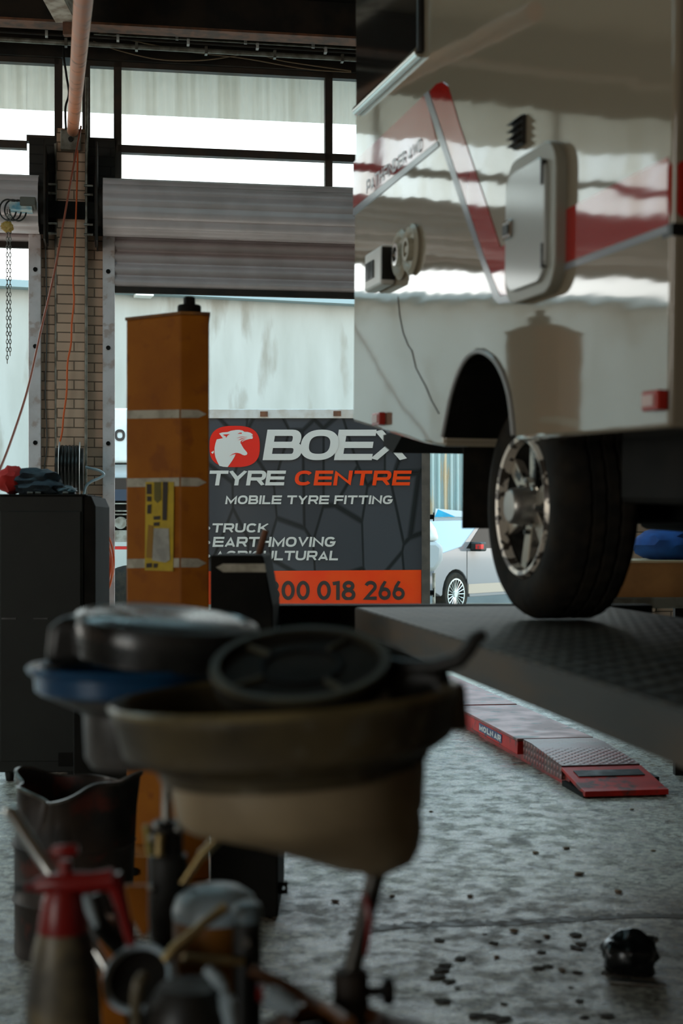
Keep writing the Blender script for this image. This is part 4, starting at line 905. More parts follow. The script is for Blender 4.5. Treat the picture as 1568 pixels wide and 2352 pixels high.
# brown bench and blue cloth at right, behind the tyre
BY = 8.0
bx0, bx1 = P(1395, 0, BY).x, P(1720, 0, BY).x; bt_, bb2 = P(0, 1287, BY).z, P(0, 1392, BY).z
be = thing('workbench', 'brown steel bench under the blue cloth behind the big tyre', 'bench', ((bx0+bx1)/2, BY+.3, 0))
MB().box(bx0, bx1, BY, BY+.03, bb2+.05, bt_-.01).build('front_panel', brown_beam, be)
MB().box(bx0-.02, bx1, BY-.03, BY+.62, bt_-.015, bt_).build('top', mat('pale_lip', (.6, .45, .28)), be, bevel=.004)
MB().box(bx0-.05, bx1, BY-.05, BY+.62, bb2-.01, bb2+.05).build('lower_rail', galv, be, bevel=.006)
for x in (P(1600, 0, BY).x, bx1-.1):
    for y in (BY+.02, BY+.52): MB().box(x, x+.06, y, y+.06, 0, bb2).split('leg', dark_steel, be)
q = P(1530, 1284, BY+.25)
MB().blob((q.x+.02, BY+.27, bt_+.085), (.20, .19, .10), amp=.25, fq=2.0, seed=5).rest(bt_+.001).build('cloth_bundle', blue_cloth, smooth=True, label='bright blue cloth bundle on the brown bench', cat='cloth')

# ================================================================== RED SCISSOR LIFT
o_ = gnd(1345, 1835); SF = Matrix.Translation(o_) @ Matrix.Rotation(math.radians(8.7), 4, 'Z')
sl = thing('scissor_lift', 'long low red scissor lift with chequer ramp on the floor', 'vehicle lift', (0.23, 2.4, 0), SF)
W_ = .47
def sy(px, py, z=.15): return (SF.inverted() @ gnd(px, py, z))
y1 = sy(1206, 1696, .15).y; y2 = sy(1059, 1621, .15).y
yr = sy(1297, 1757, .115).y
MB(SF).box(.02, W_-.02, .35, y2+2.2, 0.0, .085).build('base_frame', mat('red_scuffed', (.48, .025, .018), (.20, .03, .022), 4, .45, c3=(.05, .03, .025), scale3=8), sl)
MB(SF).box(-.03, W_, y1, y2, .132, .15).build('deck', red_top, sl, bevel=.003)
MB(SF).box(-.03, .0, y1, y2, .05, .132).box(W_-.03, W_, y1, y2, .05, .132).box(-.03, W_, y1, y1+.02, .05, .132).build('deck_skirt', red_paint, sl, bevel=.003)
MB(SF).box(-.03, W_, y2+.06, y2+2.2, .135, .15).box(-.03, 0, y2+.06, y2+2.2, .05, .135).build('rear_deck', red_top, sl)
MB(SF).prism([(0, y1-.03, .03), (0, y1-.03, .15), (0, y1-.22, .15), (0, yr, .112), (0, yr, .03)], (W_, 0, 0)).build('chequer_ramp', chequer_red, sl)
MB(SF).prism([(-.005, yr-.01, .105), (-.005, .05, .045), (-.005, .0, .04), (-.005, .0, .01), (-.005, .02, .01), (-.005, yr-.01, .085)], (W_+.01, 0, 0)).build('toe_ramp', red_paint, sl, bevel=.003)
MB(SF).prism([(.04, yr-.09, .0905+.003), (.04, yr-.19, .0780), (W_-.04, yr-.19, .0780), (W_-.04, yr-.09, .0935)], (0, 0, .004)).build('grip_strip', black, sl)
MB(SF).box(-.005, .03, .03, yr-.02, 0, .03).box(W_-.03, W_, .03, yr-.02, 0, .03).split('toe_foot', black_steel, sl)
MB(SF).box(W_-.02, W_+.08, yr-.1, yr+.5, 0, .05).build('guide_rail', dark_steel, sl)
d0 = hit(SF @ Matrix.Rotation(math.radians(90), 4, 'Z'), 1100, 1665, .03); d1 = hit(SF @ Matrix.Rotation(math.radians(90), 4, 'Z'), 1152, 1672, .03)
mb = MB(SF); ya, yb_ = d1.x, d0.x
mb.prism([(-.0315, ya, .066), (-.0315, yb_, .066), (-.0315, yb_, .122), (-.0315, ya, .122)], (.002, 0, 0)); bd = mb.build('name_plate', mat('plate_blue', (.04, .06, .16)), sl, label='blue maker plate with white lettering')
mb = MB(SF); put_text(mb, 'MOLNAR', lambda u, v: Vector((-.0325, lerp(yb_-.01, ya+.01, u), lerp(.074, .114, v))), .85, .27, 0, .12, (-.0003, 0, 0)); mb.build('plate_lettering', sign_white, bd)

# ================================================================== LEFT: CABINET, BOX, DRUM
CY = 8.3
cl, cr_, csd = P(-2, 0, CY).x, P(190, 0, CY).x, P(218, 0, CY).x
ctop = P(0, 1135, CY).z
cab = thing('tool_cabinet', 'tall charcoal steel cabinet with crumpled clothing on top', 'cabinet', ((cl+cr_)/2, CY+.3, 0))
MB().prism([(cl, CY, .055), (cr_, CY, .055), (cr_, CY, ctop-.01), (cl, CY, ctop-.01)], (0, .55, 0)).build('carcass', cab_m, cab, bevel=.006)
MB().prism([(cr_, CY+.02, .055), (csd, CY+.02, .055), (csd, CY+.02, ctop-.07), (csd-.025, CY+.02, ctop-.012), (cr_, CY+.02, ctop-.012)], (0, .50, 0)).build('side_panel', black_steel, cab, bevel=.003)
MB().box(cl-.01, cr_+.02, CY-.01, CY+.55, ctop-.01, ctop).build('top', black_steel, cab, bevel=.003)
MB().box(cl+.01, cr_-.01, CY-.012, CY, .12, ctop-.10).build('door', cab_m, cab, bevel=.004)
hz_ = MB()
for px in (5, 78): a_ = P(px, 1420, CY); hz_.box(a_.x, a_.x+.085, CY-.02, CY-.012, a_.z-.006, a_.z+.004)
hz_.split('recess_handle', black, cab)
a_ = P(135, 1728, CY); MB().box(a_.x, P(168, 0, CY).x, CY-.016, CY-.012, a_.z-.08, a_.z+.0).build('vent_plate', black_steel, cab)
for px in (6, 150):
    a_ = P(px, 0, CY)
    for yy in (CY+.05, CY+.45): MB().cyl((a_.x+.03, yy, 0), (a_.x+.03, yy, .056), .022, .03, seg=12).build('foot', black, cab, smooth=True)
jk = thing('jacket', 'crumpled navy work jacket with red panels on top of the cabinet', 'jacket', (P(70, 0, CY+.25).x, CY+.25, ctop))
def cpt(px, py, dy=.25): return P(px, py, CY+dy)
nv = MB(); q = cpt(88, 1105); nv.blob((q.x-.02, CY+.26, ctop+.085), (.155, .14, .078), amp=.3, fq=3.2, seed=1).blob((q.x+.02, CY+.2, ctop+.04), (.15, .12, .055), amp=.35, fq=4, seed=2).rest(ctop+.001).build('body', navy, jk, smooth=True)
q = cpt(28, 1105); MB().blob((q.x, CY+.24, ctop+.09), (.085, .12, .085), amp=.25, fq=3, seed=4).rest(ctop+.001).build('red_sleeve', red_cloth, jk, smooth=True, label='red sleeve')
q = cpt(118, 1108); MB().blob((q.x, CY+.30, ctop+.055), (.045, .08, .045), amp=.3, fq=3, seed=6).rest(ctop+.001).build('red_lining', red_cloth, jk, smooth=True)
q = cpt(156, 1122); MB().blob((q.x, CY+.2, ctop+.024), (.06, .08, .03), amp=.4, fq=4, seed=8).rest(ctop+.001).build('shop_rag', mat('teal_rag', (.06, .10, .12)), smooth=True, label='grey blue rag on the cabinet right of the jacket', cat='rag')
for k, px in enumerate((62, 80, 143)):
    q = cpt(px, 1132, .05); MB().cyl((q.x, CY+.06, ctop+.008), (q.x+.03, CY+.07, ctop+.008), .008, seg=8).build('socket', steel, smooth=True, label='small steel socket lying at the front edge of the cabinet top', cat='socket', group='sockets on the cabinet')
# black box behind the drum, wood block
bxx0, bxx1 = P(168, 0, 7.6).x, P(292, 0, 7.6).x
bk = thing('steel_chest', 'low black steel chest between the cabinet and the yellow post', 'chest', ((bxx0+bxx1)/2, 7.9, 0))
MB().box(bxx0, bxx1, 7.6, 8.2, .02, .62).build('carcass', black_steel, bk, bevel=.01)
MB().box(bxx0-.01, bxx1+.01, 7.59, 8.21, .62, .645).build('lid', black_steel, bk, bevel=.006)
MB().box(bxx0+.02, bxx1-.02, 7.61, 8.19, 0, .02).build('plinth', black, bk)
q = gnd(148, 1800); MB().box(q.x-.045, q.x+.04, q.y-.06, q.y+.03, 0, .05).build('wood_block', mat('old_wood', (.10, .065, .035), (.05, .035, .02), 9), label='small dark wood block on the floor by the cabinet', cat='block', bevel=.004)
# dented drum
dc = gnd(146, 2215); dc.y += .19; dR = .205; dh = .575
dr = thing('oil_drum', 'rusty dark open drum with a dented rim in front of the cabinet', 'drum', (dc.x, dc.y, 0))
M_ = Matrix.Translation((dc.x, dc.y, 0))
def dent(i, k): return 0
def drum(prof, nm, m, par):
    b_ = MB(); seg = 72; vs = []; n = len(prof)
    for r, z in prof:
        for k in range(seg):
            a = 2*math.pi*k/seg; top = max(0, (z-.40)/.18)
            d = top*(.016*math.sin(3*a+.6)+.012*math.sin(7*a)+.022*math.exp(-((a-2.0)/.35)**2)*-1.6+.02*math.exp(-((a-4.3)/.2)**2)*-2)
            zz = z+top*(.022*math.sin(2*a+2.2)+.010*math.sin(5*a+.5)-.02*math.exp(-((a-4.3)/.22)**2)); rr = r+d
            vs.append(M_ @ Vector((rr*math.cos(a), rr*math.sin(a), zz)))
    fs = [(i*seg+k, i*seg+(k+1) % seg, (i+1)*seg+(k+1) % seg, (i+1)*seg+k) for i in range(n-1) for k in range(seg)]
    b_.vf(vs, fs); return b_.build(nm, m, par, smooth=True)
drum([(.0, .01), (dR-.005, .01), (dR, .0), (dR, .03), (dR, .17), (dR+.010, .185), (dR, .20), (dR, .36), (dR+.010, .375), (dR, .39), (dR, dh), (dR+.004, dh+.006), (dR-.004, dh+.010), (dR-.008, dh), (dR-.008, .05), (0, .05)], 'shell', rust, dr)
drum([(dR-.006, dh+.004), (dR+.006, dh), (dR+.008, dh+.012), (dR-.004, dh+.014), (dR-.006, dh+.004)], 'rolled_rim', mat('rim_edge', (.14, .13, .11), (.05, .04, .035), 9, .35, metal=.5), dr)

# ================================================================== FOREGROUND DRAINERS
D1 = 2.07; S1 = F/D1
fc = P(655, 1612, D1)
dA = thing('oil_drainer', 'tall waste oil drainer with a wide stained funnel bowl and red tag on its pole', 'oil drainer', (fc.x+.02, D1, 0))
ROLL = Matrix.Translation(fc) @ Matrix.Rotation(math.radians(-3.6), 4, 'Y')
ra = .250
# bowl: rim band
MB().lathe([(ra-.012, .004), (ra-.004, .010), (ra+.003, .006), (ra+.002, -.006), (ra-.002, -.010), (ra-.012, -.058), (ra-.03, -.07), (.192, -.082), (.186, -.10), (.178, -.10), (.180, -.08), (ra-.04, -.062), (ra-.022, -.05), (ra-.014, -.01)], ROLL, 72, close=True).build('bowl_rim', olive, dA, smooth=True)
pf = [(.186, -.095, .012), (.184, -.12, .012), (.180, -.155, .012), (.172, -.170, .015), (.130, -.195, .058), (.090, -.222, .092), (.058, -.243, .112), (.030, -.252, .118), (.018, -.258, .118)]
b_ = MB(); seg = 56; vs = []
for r, z, ox in pf:
    for k in range(seg):
        a = 2*math.pi*k/seg; vs.append(ROLL @ Vector((ox+r*math.cos(a), r*.92*math.sin(a), z)))
b_.vf(vs, [(i*seg+k, i*seg+(k+1) % seg, (i+1)*seg+(k+1) % seg, (i+1)*seg+k) for i in range(len(pf)-1) for k in range(seg)]+[tuple(range(seg*(len(pf)-1), seg*len(pf)))])
b_.build('bowl', olive_lo, dA, smooth=True)
MB().lathe([(ra-.004, .004), (ra+.004, .006), (ra+.006, .012), (ra+.001, .016), (ra-.006, .013)], ROLL, 72, close=True).build('rolled_edge', mat('worn_olive_edge', (.26, .20, .09), (.13, .10, .045), 9, .3), dA, smooth=True, label='worn lighter rolled edge')
# clamp lug on the rim right
MB().box(.225, .262, -.03, .03, -.055, .012, ROLL).build('rim_lug', olive, dA, bevel=.006)
q = P(972, 1715, D1-.05); MB().box(q.x-.03, q.x+.008, q.y-.01, q.y+.06, q.z-.016, q.z+.016).build('drain_clip', black, dA, bevel=.004)
pa, pb = ROLL @ Vector((.118, 0, -.25)), P(800, 2262, D1)
MB().cyl(pa, pb, .0140, .0140, 20).build('pole', mat('grimy_pole', (.07, .065, .055), (.03, .028, .024), 14, .35, metal=.5), dA, smooth=True)
MB().rings([P(806, 2225, D1), P(806, 2232, D1), P(806, 2290, D1), P(806, 2370, D1)], [.018, .026, .026, .032], 24).build('collar', dark_steel, dA, smooth=True)
MB().cyl(P(835, 2278, D1), P(880, 2276, D1), .008, seg=12).rings([P(876, 2276, D1), P(880, 2276, D1), P(902, 2276, D1), P(907, 2276, D1)], [.015, .021, .021, .014], 10).build('clamp_knob', black, dA, smooth=True)
# tank under the pole
tx, ty_ = .03, 2.04; tz = P(0, 2365, D1).z
MB().lathe([(.0, .12), (.13, .12), (.145, .14), (.145, tz-.035), (.13, tz-.01), (.06, tz), (.03, tz+.004)], Matrix.Translation((tx, ty_, 0)), 48).build('tank', black, dA, smooth=True)
hp_ = MB()
for k in range(3):
    hp_.tube([(tx-.04+(.105-.018*k)*math.cos(t_), ty_-.02+(.095-.018*k)*math.sin(t_), tz+.006+.010*k) for t_ in [2*math.pi*i/16 for i in range(16)]], .011, 8, 3, True)
hp_.build('delivery_hose', mat('brown_hose', (.15, .055, .016), rough=.4), dA, smooth=True, clean=False)
for k in range(4):
    a = math.pi/4+k*math.pi/2; x, y = tx+.13*math.cos(a), ty_+.13*math.sin(a)
    MB().cyl((x-.015, y, .04), (x+.015, y, .04), .04, seg=20).cyl((x, y, .06), (x, y, .14), .01, seg=8).build('castor', black, dA, smooth=True)
q0 = P(838, 2060, D1-.025)
st = MB(); pts = [P(836, 2050, D1-.02), P(843, 2075, D1-.03), P(848, 2110, D1-.035), P(846, 2150, D1-.035), P(840, 2195, D1-.03)]
st.rings(pts, [.002, .0045, .004, .0035, .002], 8); st.build('red_tag', red_plastic, label='red plastic tag hanging from the drainer pole', cat='tag', smooth=True)
# strainer lid resting tilted in the bowl
dc_ = P(690, 1532, D1+.02)
DM = Matrix.Translation(dc_) @ Matrix.Rotation(math.radians(-3), 4, 'Y') @ Matrix.Rotation(math.radians(19), 4, 'X')
sn = thing('strainer_lid', 'round dark strainer lid with short ribs, tilted inside the funnel bowl', 'lid', DM.translation)
MB().lathe([(0, 0), (.115, 0), (.120, .008), (.131, .008), (.133, -.004), (.128, -.026), (.0, -.026)], DM, 64).build('disc', mat('dark_olive_lid', (.026, .023, .016), (.014, .013, .010), 8, .8, spec=.1), sn, smooth=True)
MB().lathe([(.1195, .006), (.1195, .0105), (.1325, .0105), (.1335, .004)], DM, 64, close=True).build('raised_edge', mat('worn_edge', (.085, .075, .04), (.04, .036, .022), 9, .6, spec=.25), sn, smooth=True)
rb2 = MB()
for k, a in enumerate((.9, 2.35, 3.7, 5.3)):
    A_ = Vector((.066*math.cos(a), .066*math.sin(a), .001)); B_ = Vector((.112*math.cos(a), .112*math.sin(a), .001)); rb2.cyl(DM @ A_, DM @ B_, .0055, seg=8)
rb2.split('rib', mat('worn_edge', (.095, .085, .05)), sn, smooth=True)
MB().lathe([(.060, .0), (.062, .004), (.056, .004), (.054, .0)], DM, 40, close=True).build('inner_ring', black_steel, sn, smooth=True)
# black handle lying over the bowl edge
hd2 = thing('filter_wrench', 'black cranked handle lying over the edge of the funnel beside the strainer lid', 'handle', P(960, 1560, D1))
MB().rings([P(870, 1528, D1+.05), P(930, 1536, D1+.03), P(1000, 1532, D1), P(1055, 1516, D1-.02), P(1078, 1490, D1-.02), P(1092, 1466, D1-.02), P(1112, 1456, D1-.02), P(1117, 1455, D1-.02)], [.016, .014, .012, .012, .011, .011, .009, .005], 14).build('lever', black, hd2, smooth=True)
MB().rings([P(858, 1500, D1+.07), P(900, 1508, D1+.07), P(950, 1545, D1+.05), P(985, 1585, D1+.03)], [.010, .016, .016, .012], 14).build('grip', black, hd2, smooth=True)
MB().rings([P(890, 1590, D1+.03), P(960, 1560, D1+.03), P(1010, 1562, D1+.01), P(1022, 1600, D1)], [.02, .03, .02, .014], 14).build('jaw', black, hd2, smooth=True)

# second drainer with blue pan
D2 = 2.40
c2_ = P(300, 1532, D2)
dB = thing('oil_drainer', 'second oil drainer with a shallow blue pan, behind the stained funnel', 'oil drainer', (c2_.x, D2, .60))
M2 = Matrix.Translation(c2_)
MB().lathe([(.158, .004), (.170, .006), (.173, .0), (.168, -.008), (.160, -.010), (.158, -.036), (.150, -.042), (.146, -.036), (.150, -.005)], M2, 64, close=True).build('pan_rim', blue_pan, dB, smooth=True, label='blue pan rim')
MB().lathe([(.156, -.030), (.150, -.042), (.085, -.072), (.079, -.078), (.076, -.15), (.066, -.166), (.02, -.172), (.0, -.172)], M2, 48).build('pan_cone', grey_dirty, dB, smooth=True)
pB = P(384, 1752, D2)
MB().cyl(pB+Vector((0, 0, .02)), P(382, 1900, D2), .0085, seg=14).build('pole', steel, dB, smooth=True)
MB().rings([P(384, 1885, D2), P(384, 1893, D2), P(385, 1960, D2), P(386, 1965, D2), P(386, 2100, D2), P(386, 2165, D2), (P(386, 0, D2).x, D2, .60)], [.022, .028, .026, .033, .034, .030, .036], 24).build('pump_body', black, dB, smooth=True)
fl = MB()
for px, py in ((362, 1898), (410, 1904), (352, 1925), (350, 2040), (355, 2170)): q = P(px, py, D2-.03); fl.blob(q, (.008, .008, .008), amp=0, sub=2)
fl.split('pump_bolt', steel, dB, smooth=True)
MB().cyl(P(418, 2030, D2-.03), P(468, 1955, D2-.03), .0065, seg=10).cyl(P(462, 1965, D2-.03), P(503, 1924, D2-.03), .009, seg=10).build('brass_tap', brass, dB, smooth=True, label='brass tap handle')
MB().cyl(P(335, 1895, D2-.02), P(345, 1965, D2-.02), .006, seg=8).build('yellow_lever', mat('lever_yellow', (.30, .24, .05)), dB, smooth=True)
MB().cyl(P(368, 1915, D2-.035), P(366, 1965, D2-.035), .008, seg=10).build('brass_fitting', brass, dB, smooth=True)
# black drain pan upside down on the blue pan
lc = P(382, 1452, D2)
LM = Matrix.Translation(lc) @ Matrix.Rotation(math.radians(5.5), 4, 'Y') @ Matrix.Rotation(math.radians(5), 4, 'X')
lp = thing('drain_pan', 'black round drain pan lying upside down on the blue pan', 'pan', (lc.x-.05, D2, c2_.z))
MB().lathe([(0, .026), (.122, .028), (.130, .022), (.140, .027), (.152, .022), (.158, .008), (.158, -.012), (.154, -.03), (.154, -.040), (.148, -.044), (.0, -.04)], LM, 64).build('pan', mat('glossy_black', (.01, .01, .01), (.03, .03, .028), 7, .16, .4, bump=.25, bdist=.01, bscale=9), lp, smooth=True)
q = P(150, 1530, D2+.01)
MB().prism([(x, D2-.05, z) for x, z in [(P(px, 0, D2).x, P(0, py, D2).z) for px, py in ((113, 1524), (122, 1440), (135, 1420), (165, 1412), (215, 1414), (250, 1430), (262, 1524))]], (0, .10, 0)).build('pouring_lip', black, lp, bevel=.018, seg=4, smooth=True)

# trolley carrying the small things
TZ = .60
tro = thing('service_trolley', 'grey steel service trolley under the sprayer and pumps, below the frame edge', 'trolley', (-.42, 2.1, 0))
MB().box(-.68, -.122, 1.80, 2.45, TZ-.02, TZ).build('tray', dark_steel, tro, bevel=.004)
for x in (-.66, -.14):
    for y in (1.82, 2.43): MB().cyl((x, y, 0), (x, y, TZ-.02), .014, seg=12).split('leg', dark_steel, tro, smooth=True)
MB().box(-.68, -.122, 1.80, 2.45, .18, .20).build('shelf', dark_steel, tro)

# red pump sprayer
D3 = 2.12; sx_ = P(146, 0, D3).x
sp_ = thing('pump_sprayer', 'hand pump sprayer with red head and grimy bottle', 'sprayer', (sx_, D3, TZ))
def zr(py): return P(0, py, D3).z-TZ
MS = Matrix.Translation((sx_, D3, TZ))
MB().lathe([(0, 0), (.050, 0), (.056, .008), (.056, zr(2300)), (.051, zr(2235)), (.044, zr(2175)), (.038, zr(2138)), (.0, zr(2138))], MS, 40).build('bottle', bottle_m, sp_, smooth=True)
MB().lathe([(.036, zr(2142)), (.037, zr(2135)), (.033, zr(2090)), (.030, zr(2062)), (.024, zr(2040)), (.0, zr(2040))], MS, 24, lambda i, k: .0012*(k % 2)).build('collar', red_plastic, sp_, smooth=True)
MB().rings([P(78, 2036, D3), P(60, 2038, D3-.01)], [.008, .004], 12).rings([P(82, 2034, D3), P(110, 2030, D3), P(160, 2030, D3), P(210, 2026, D3), P(262, 2020, D3)], [.010, .015, .019, .015, .017], 16).build('head', red_plastic, sp_, smooth=True)
MB().cyl(P(62, 2039, D3), P(30, 2041, D3), .006, .005, seg=12).build('nozzle', black, sp_, smooth=True)
MB().rings([P(255, 2012, D3), P(270, 2050, D3), P(284, 2100, D3), P(302, 2170, D3)], [.016, .012, .010, .007], 14).build('trigger', red_plastic, sp_, smooth=True)
MB().rings([P(150, 2022, D3), P(150, 1975, D3)], [.010, .009], 14).rings([P(120, 1958, D3), P(126, 1956, D3), P(172, 1952, D3), P(180, 1952, D3)], [.006, .0095, .0095, .006], 14).build('plunger', red_plastic, sp_, smooth=True)
MB().rings([P(198, 2058, D3-.02), P(206, 2085, D3-.03), P(222, 2130, D3-.035)], [.006, .008, .005], 10).build('hose_clip', tub_white, sp_, smooth=True)
# chrome bar
MB().rings([P(18, 1852, 2.33), P(22, 1860, 2.33), P(68, 1932, 2.33), P(110, 1996, 2.32), P(170, 2095, 2.30), P(330, 2370, 2.24)], [.006, .012, .011, .009, .008, .008], 14).build('chrome_bar', chrome, smooth=True, label='chrome handled bar leaning behind the red sprayer', cat='bar')
# thick black hose
MB().tube([P(206, 2058, 2.27), P(222, 2110, 2.27), P(262, 2160, 2.30), P(310, 2205, 2.31), P(360, 2245, 2.25), P(400, 2300, 2.21), P(420, 2380, 2.16)], .0165, 14, 6).build('black_hose', black, smooth=True, label='thick black hose curving down right of the sprayer', cat='hose')
# white rimmed tub, tipped
tcn = P(318, 2248, 2.14)
TM = Matrix.Translation(tcn) @ Matrix.Rotation(math.radians(-14), 4, 'Y') @ Matrix.Rotation(math.radians(48), 4, 'X')
tu = thing('tipped_tub', 'black tub with a pale blue rim tipped towards the camera', 'tub', (tcn.x, tcn.y, TZ))
MB().lathe([(.052, -.004), (.056, .004), (.051, .009), (.045, .004), (.046, -.004)], TM, 48, close=True).build('rim', tub_white, tu, smooth=True)
MB().lathe([(.047, .0), (.050, -.004), (.044, -.09), (.0, -.09)], TM, 40).lathe([(.043, -.02), (.041, -.085), (.0, -.085)], TM, 40).build('shell', black, tu, smooth=True)
# white topped amber canister
cc_ = P(494, 0, 2.29); cz = P(0, 2088, 2.29).z
ca_ = thing('plastic_canister', 'amber plastic canister with white domed top behind the black pump', 'canister', (cc_.x, 2.29, TZ))
MC = Matrix.Translation((cc_.x, 2.29, TZ)); hz2 = cz-TZ
MB().lathe([(0, 0), (.062, 0), (.067, .01), (.067, hz2-.012), (.0, hz2-.012)], MC, 40).build('body', amber, ca_, smooth=True)
MB().lathe([(.068, hz2-.012), (.069, hz2), (.062, hz2+.020), (.042, hz2+.034), (.016, hz2+.040), (0, hz2+.040)], MC, 40).build('dome_top', tub_white, ca_, smooth=True)
# steel stopcock at the right
ck = thing('stop_valve', 'dull metal valve with rounded cap right of the amber canister', 'valve', (-.146, 2.2, TZ))
vx = -.146
def zz2(py): return P(0, py, 2.2).z
MB().lathe([(.022, TZ), (.022, zz2(2180)), (.022, zz2(2110))], Matrix.Translation((vx, 2.2, 0)), 24).build('body', black, ck, smooth=True)
MB().lathe([(.023, zz2(2115)), (.024, zz2(2092)), (.020, zz2(2076)), (.010, zz2(2070)), (0, zz2(2070))], Matrix.Translation((vx, 2.2, 0)), 24).build('cap', mat('blue_grey_cap', (.16, .22, .25), rough=.35), ck, smooth=True)
MB().cyl((vx, 2.172, zz2(2150)), (vx, 2.163, zz2(2150)), .008, seg=12).build('screw', steel, ck, smooth=True)
MB().rings([P(560, 2210, 2.17), P(450, 2203, 2.16), P(420, 2200, 2.15)], [.007, .007, .006], 12).build('outlet_pipe', brass, ck, smooth=True, label='brass outlet pipe')
MB().rings([P(380, 2205, 2.12), P(400, 2178, 2.12), P(470, 2120, 2.14), P(520, 2082, 2.15)], [.009, .0075, .007, .009], 12).build('brass_wand', brass, smooth=True, label='slanted brass wand crossing in front of the canister', cat='wand')
# black jug in front, chrome lever, yellow stand
jg = thing('black_jug', 'black oil jug with pale tube handle at the bottom edge', 'jug', (P(440, 0, 2.0).x, 2.0, TZ))
jx = P(440, 0, 2.0).x; jz = P(0, 2262, 2.0).z-TZ
MB().lathe([(0, 0), (.062, 0), (.066, .008), (.066, jz-.03), (.045, jz), (.0, jz+.004)], Matrix.Translation((jx, 2.0, TZ)), 36).build('body', black, jg, smooth=True)
MB().tube([P(332, 2242, 1.98), P(318, 2260, 1.97), P(312, 2310, 1.97), P(316, 2360, 1.98)], .0085, 12, 5).build('handle', mat('khaki_tube', (.14, .115, .07), rough=.4), jg, smooth=True)
MB().rings([P(474, 2226, 1.97), P(500, 2250, 1.96), P(516, 2272, 1.96)], [.007, .010, .007], 12).rings([P(508, 2282, 1.96), P(530, 2300, 1.96)], [.008, .009], 12).rings([P(522, 2300, 1.96), P(530, 2360, 1.96)], [.012, .010], 12).build('lever', tub_white, jg, smooth=True)
MB().tube([P(574, 2230, 2.1), P(630, 2255, 2.09), P(700, 2290, 2.08), P(760, 2322, 2.0), P(800, 2352, 1.9)], .010, 10, 6).build('rubber_hose', mat('brown_hose', (.15, .055, .016)), smooth=True, label='brown hose crossing the bottom edge towards the drainer collar', cat='hose')
q = P(650, 2318, 2.02); 
MB().rings([P(590, 2282, 2.0), P(604, 2282, 2.0)], [.012, .012], 14).build('bottle_stopper', red_plastic, smooth=True, label='small red bottle cap lying below the metal valve', cat='cap')
MB().rings([P(612, 2285, 2.0), P(630, 2292, 2.0), P(680, 2318, 2.0)], [.014, .016, .010], 14).build('white_bottle', tub_white, smooth=True, label='small white bottle lying at the bottom edge beside the red cap', cat='bottle')
ys = thing('yellow_stand', 'slim yellow steel stand between the sprayer and the tipped tub', 'stand', (P(262, 0, 2.42).x, 2.42, TZ))
MB().prism([P(222, 2110, 2.40), P(256, 2110, 2.40), P(300, 2400, 2.40), P(236, 2400, 2.40)], (0, .03, 0)).build('upright', yellow, ys, bevel=.004)
MB().prism([P(285, 2035, 2.43), P(345, 2035, 2.43), P(352, 2120, 2.43), P(330, 2160, 2.43), P(300, 2110, 2.43)], (0, .02, 0)).build('gusset', yellow, ys, bevel=.004)

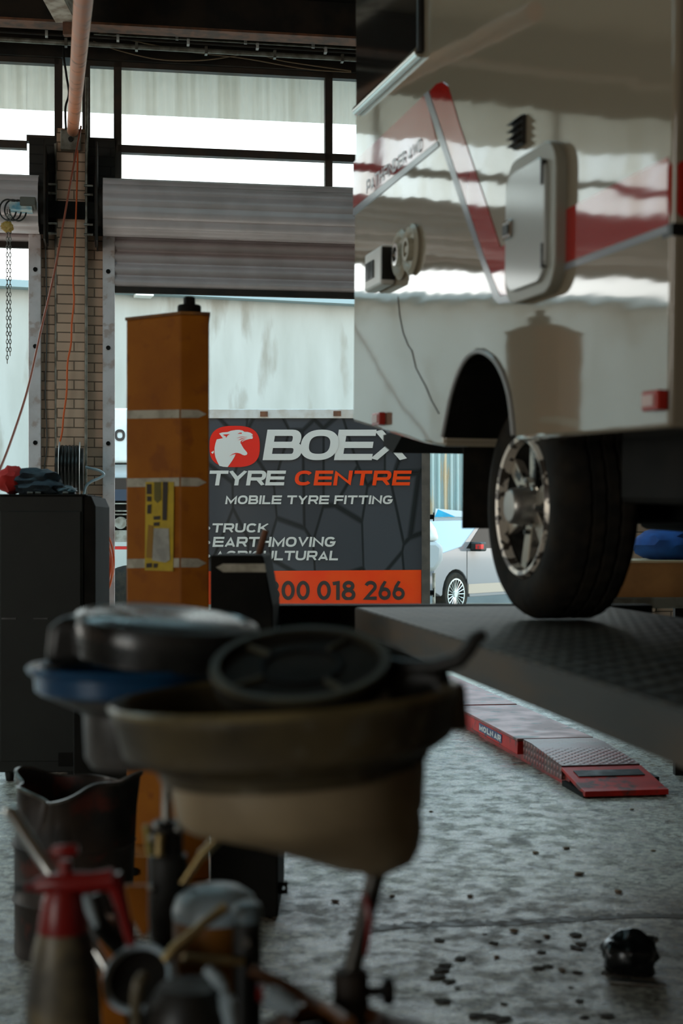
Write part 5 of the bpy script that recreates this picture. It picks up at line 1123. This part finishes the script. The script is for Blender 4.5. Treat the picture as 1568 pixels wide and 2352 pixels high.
# ================================================================== FLOOR LITTER
q = gnd(1455, 2245); bgm = mat('black_bag', (.006, .007, .007), rough=.25)
MB().blob((q.x, q.y+.04, .062), (.092, .078, .078), amp=.34, fq=1.5, seed=11, sub=4).rest(.001).build('rubbish_bag', bgm, smooth=True, label='crumpled black plastic bag on the oily floor behind the flat metal strip', cat='bag')
a_ = gnd(1400, 2262); b2_ = gnd(1530, 2272)
MB().prism([(a_.x, a_.y, .006), (b2_.x, b2_.y, .006), (b2_.x, b2_.y+.03, .006), (a_.x+.01, a_.y+.05, .006)], (0, 0, .006)).build('metal_strip', steel, label='flat pale metal strip on the floor in front of the black bag', cat='strip')
lf_m = mat('dry_leaf', (.20, .12, .06), (.07, .045, .03), 12, .8)
lp0 = None
for k, (px, py) in enumerate(((1255, 2152), (1300, 1950), (1230, 1960), (1500, 1955), (990, 1865), (1450, 1860), (1080, 2060), (1140, 2200), (770, 2072), (1180, 2140), (1330, 2010), (1420, 2050), (900, 2060), (1290, 2230))):
    q = gnd(px, py); sc = random.uniform(.009, .017)
    if lp0 is None or k % 3 == 0:
        lp0 = MB().blob((0, 0, .006), (1.3*.02, .02, .007), amp=.5, fq=3, seed=20+k, sub=2).build('dry_leaf', lf_m, group='leaf scraps on the floor', cat='leaf', label='small dry leaf scrap lying on the oily floor')
        o = lp0
    else:
        o = lp0.copy(); COL.objects.link(o)
    o.matrix_world = Matrix.Translation(q) @ Matrix.Rotation(random.uniform(0, 6), 4, 'Z') @ Matrix.Diagonal((sc/.02,)*3+(1,))

dm = mat('dirt_clod', (.045, .033, .022), (.085, .062, .042), 14, .85); d0 = None; dr2 = random.Random(9)
for k in range(34):
    px = dr2.uniform(1000, 1560); py = dr2.uniform(2145, 2345)
    q = gnd(px, py); sc = dr2.uniform(.006, .020)*(1.6 if k % 9 == 0 else 1)
    if d0 is None or k % 7 == 0:
        d0 = MB().blob((0, 0, .007), (.026, .02, .009), amp=.6, fq=3, seed=60+k, sub=2).build('dirt_clod', dm, group='dirt clods on the oily floor', cat='dirt', label='small dark dirt clod on the oily floor around the black bag')
        o = d0
    else: o = d0.copy(); COL.objects.link(o)
    o.matrix_world = Matrix.Translation(q) @ Matrix.Rotation(dr2.uniform(0, 6), 4, 'Z') @ Matrix.Diagonal((sc/.02*1.2, sc/.02*1.2, sc/.02*.45, 1))

# daylight portals in the openings (sampling guides for the sky light)
def portal(x, z, w_, h_, y, flip):
    l = bpy.data.lights.new('portal', 'AREA'); l.shape = 'RECTANGLE'; l.size = w_; l.size_y = h_; l.cycles.is_portal = True
    o = bpy.data.objects.new('portal', l); COL.objects.link(o)
    o.matrix_world = ROOM @ Matrix.Translation((x, y, z)) @ Matrix.Rotation(math.radians(-90 if not flip else 90), 4, 'X')
for i in range(4): portal((PIER[i]+PIER[i+1])/2, 2.9, 5.3, 5.8, .3, False)
portal(-7.75, 1.9, 6.5, 3.8, -16.6, True)
l = bpy.data.lights.new('portal', 'AREA'); l.shape = 'RECTANGLE'; l.size = KB-KA; l.size_y = K1-K0; l.cycles.is_portal = True
o = bpy.data.objects.new('portal', l); COL.objects.link(o); o.matrix_world = ROOM @ Matrix.Translation(((KA+KB)/2, (K0+K1)/2, CEIL+.2))
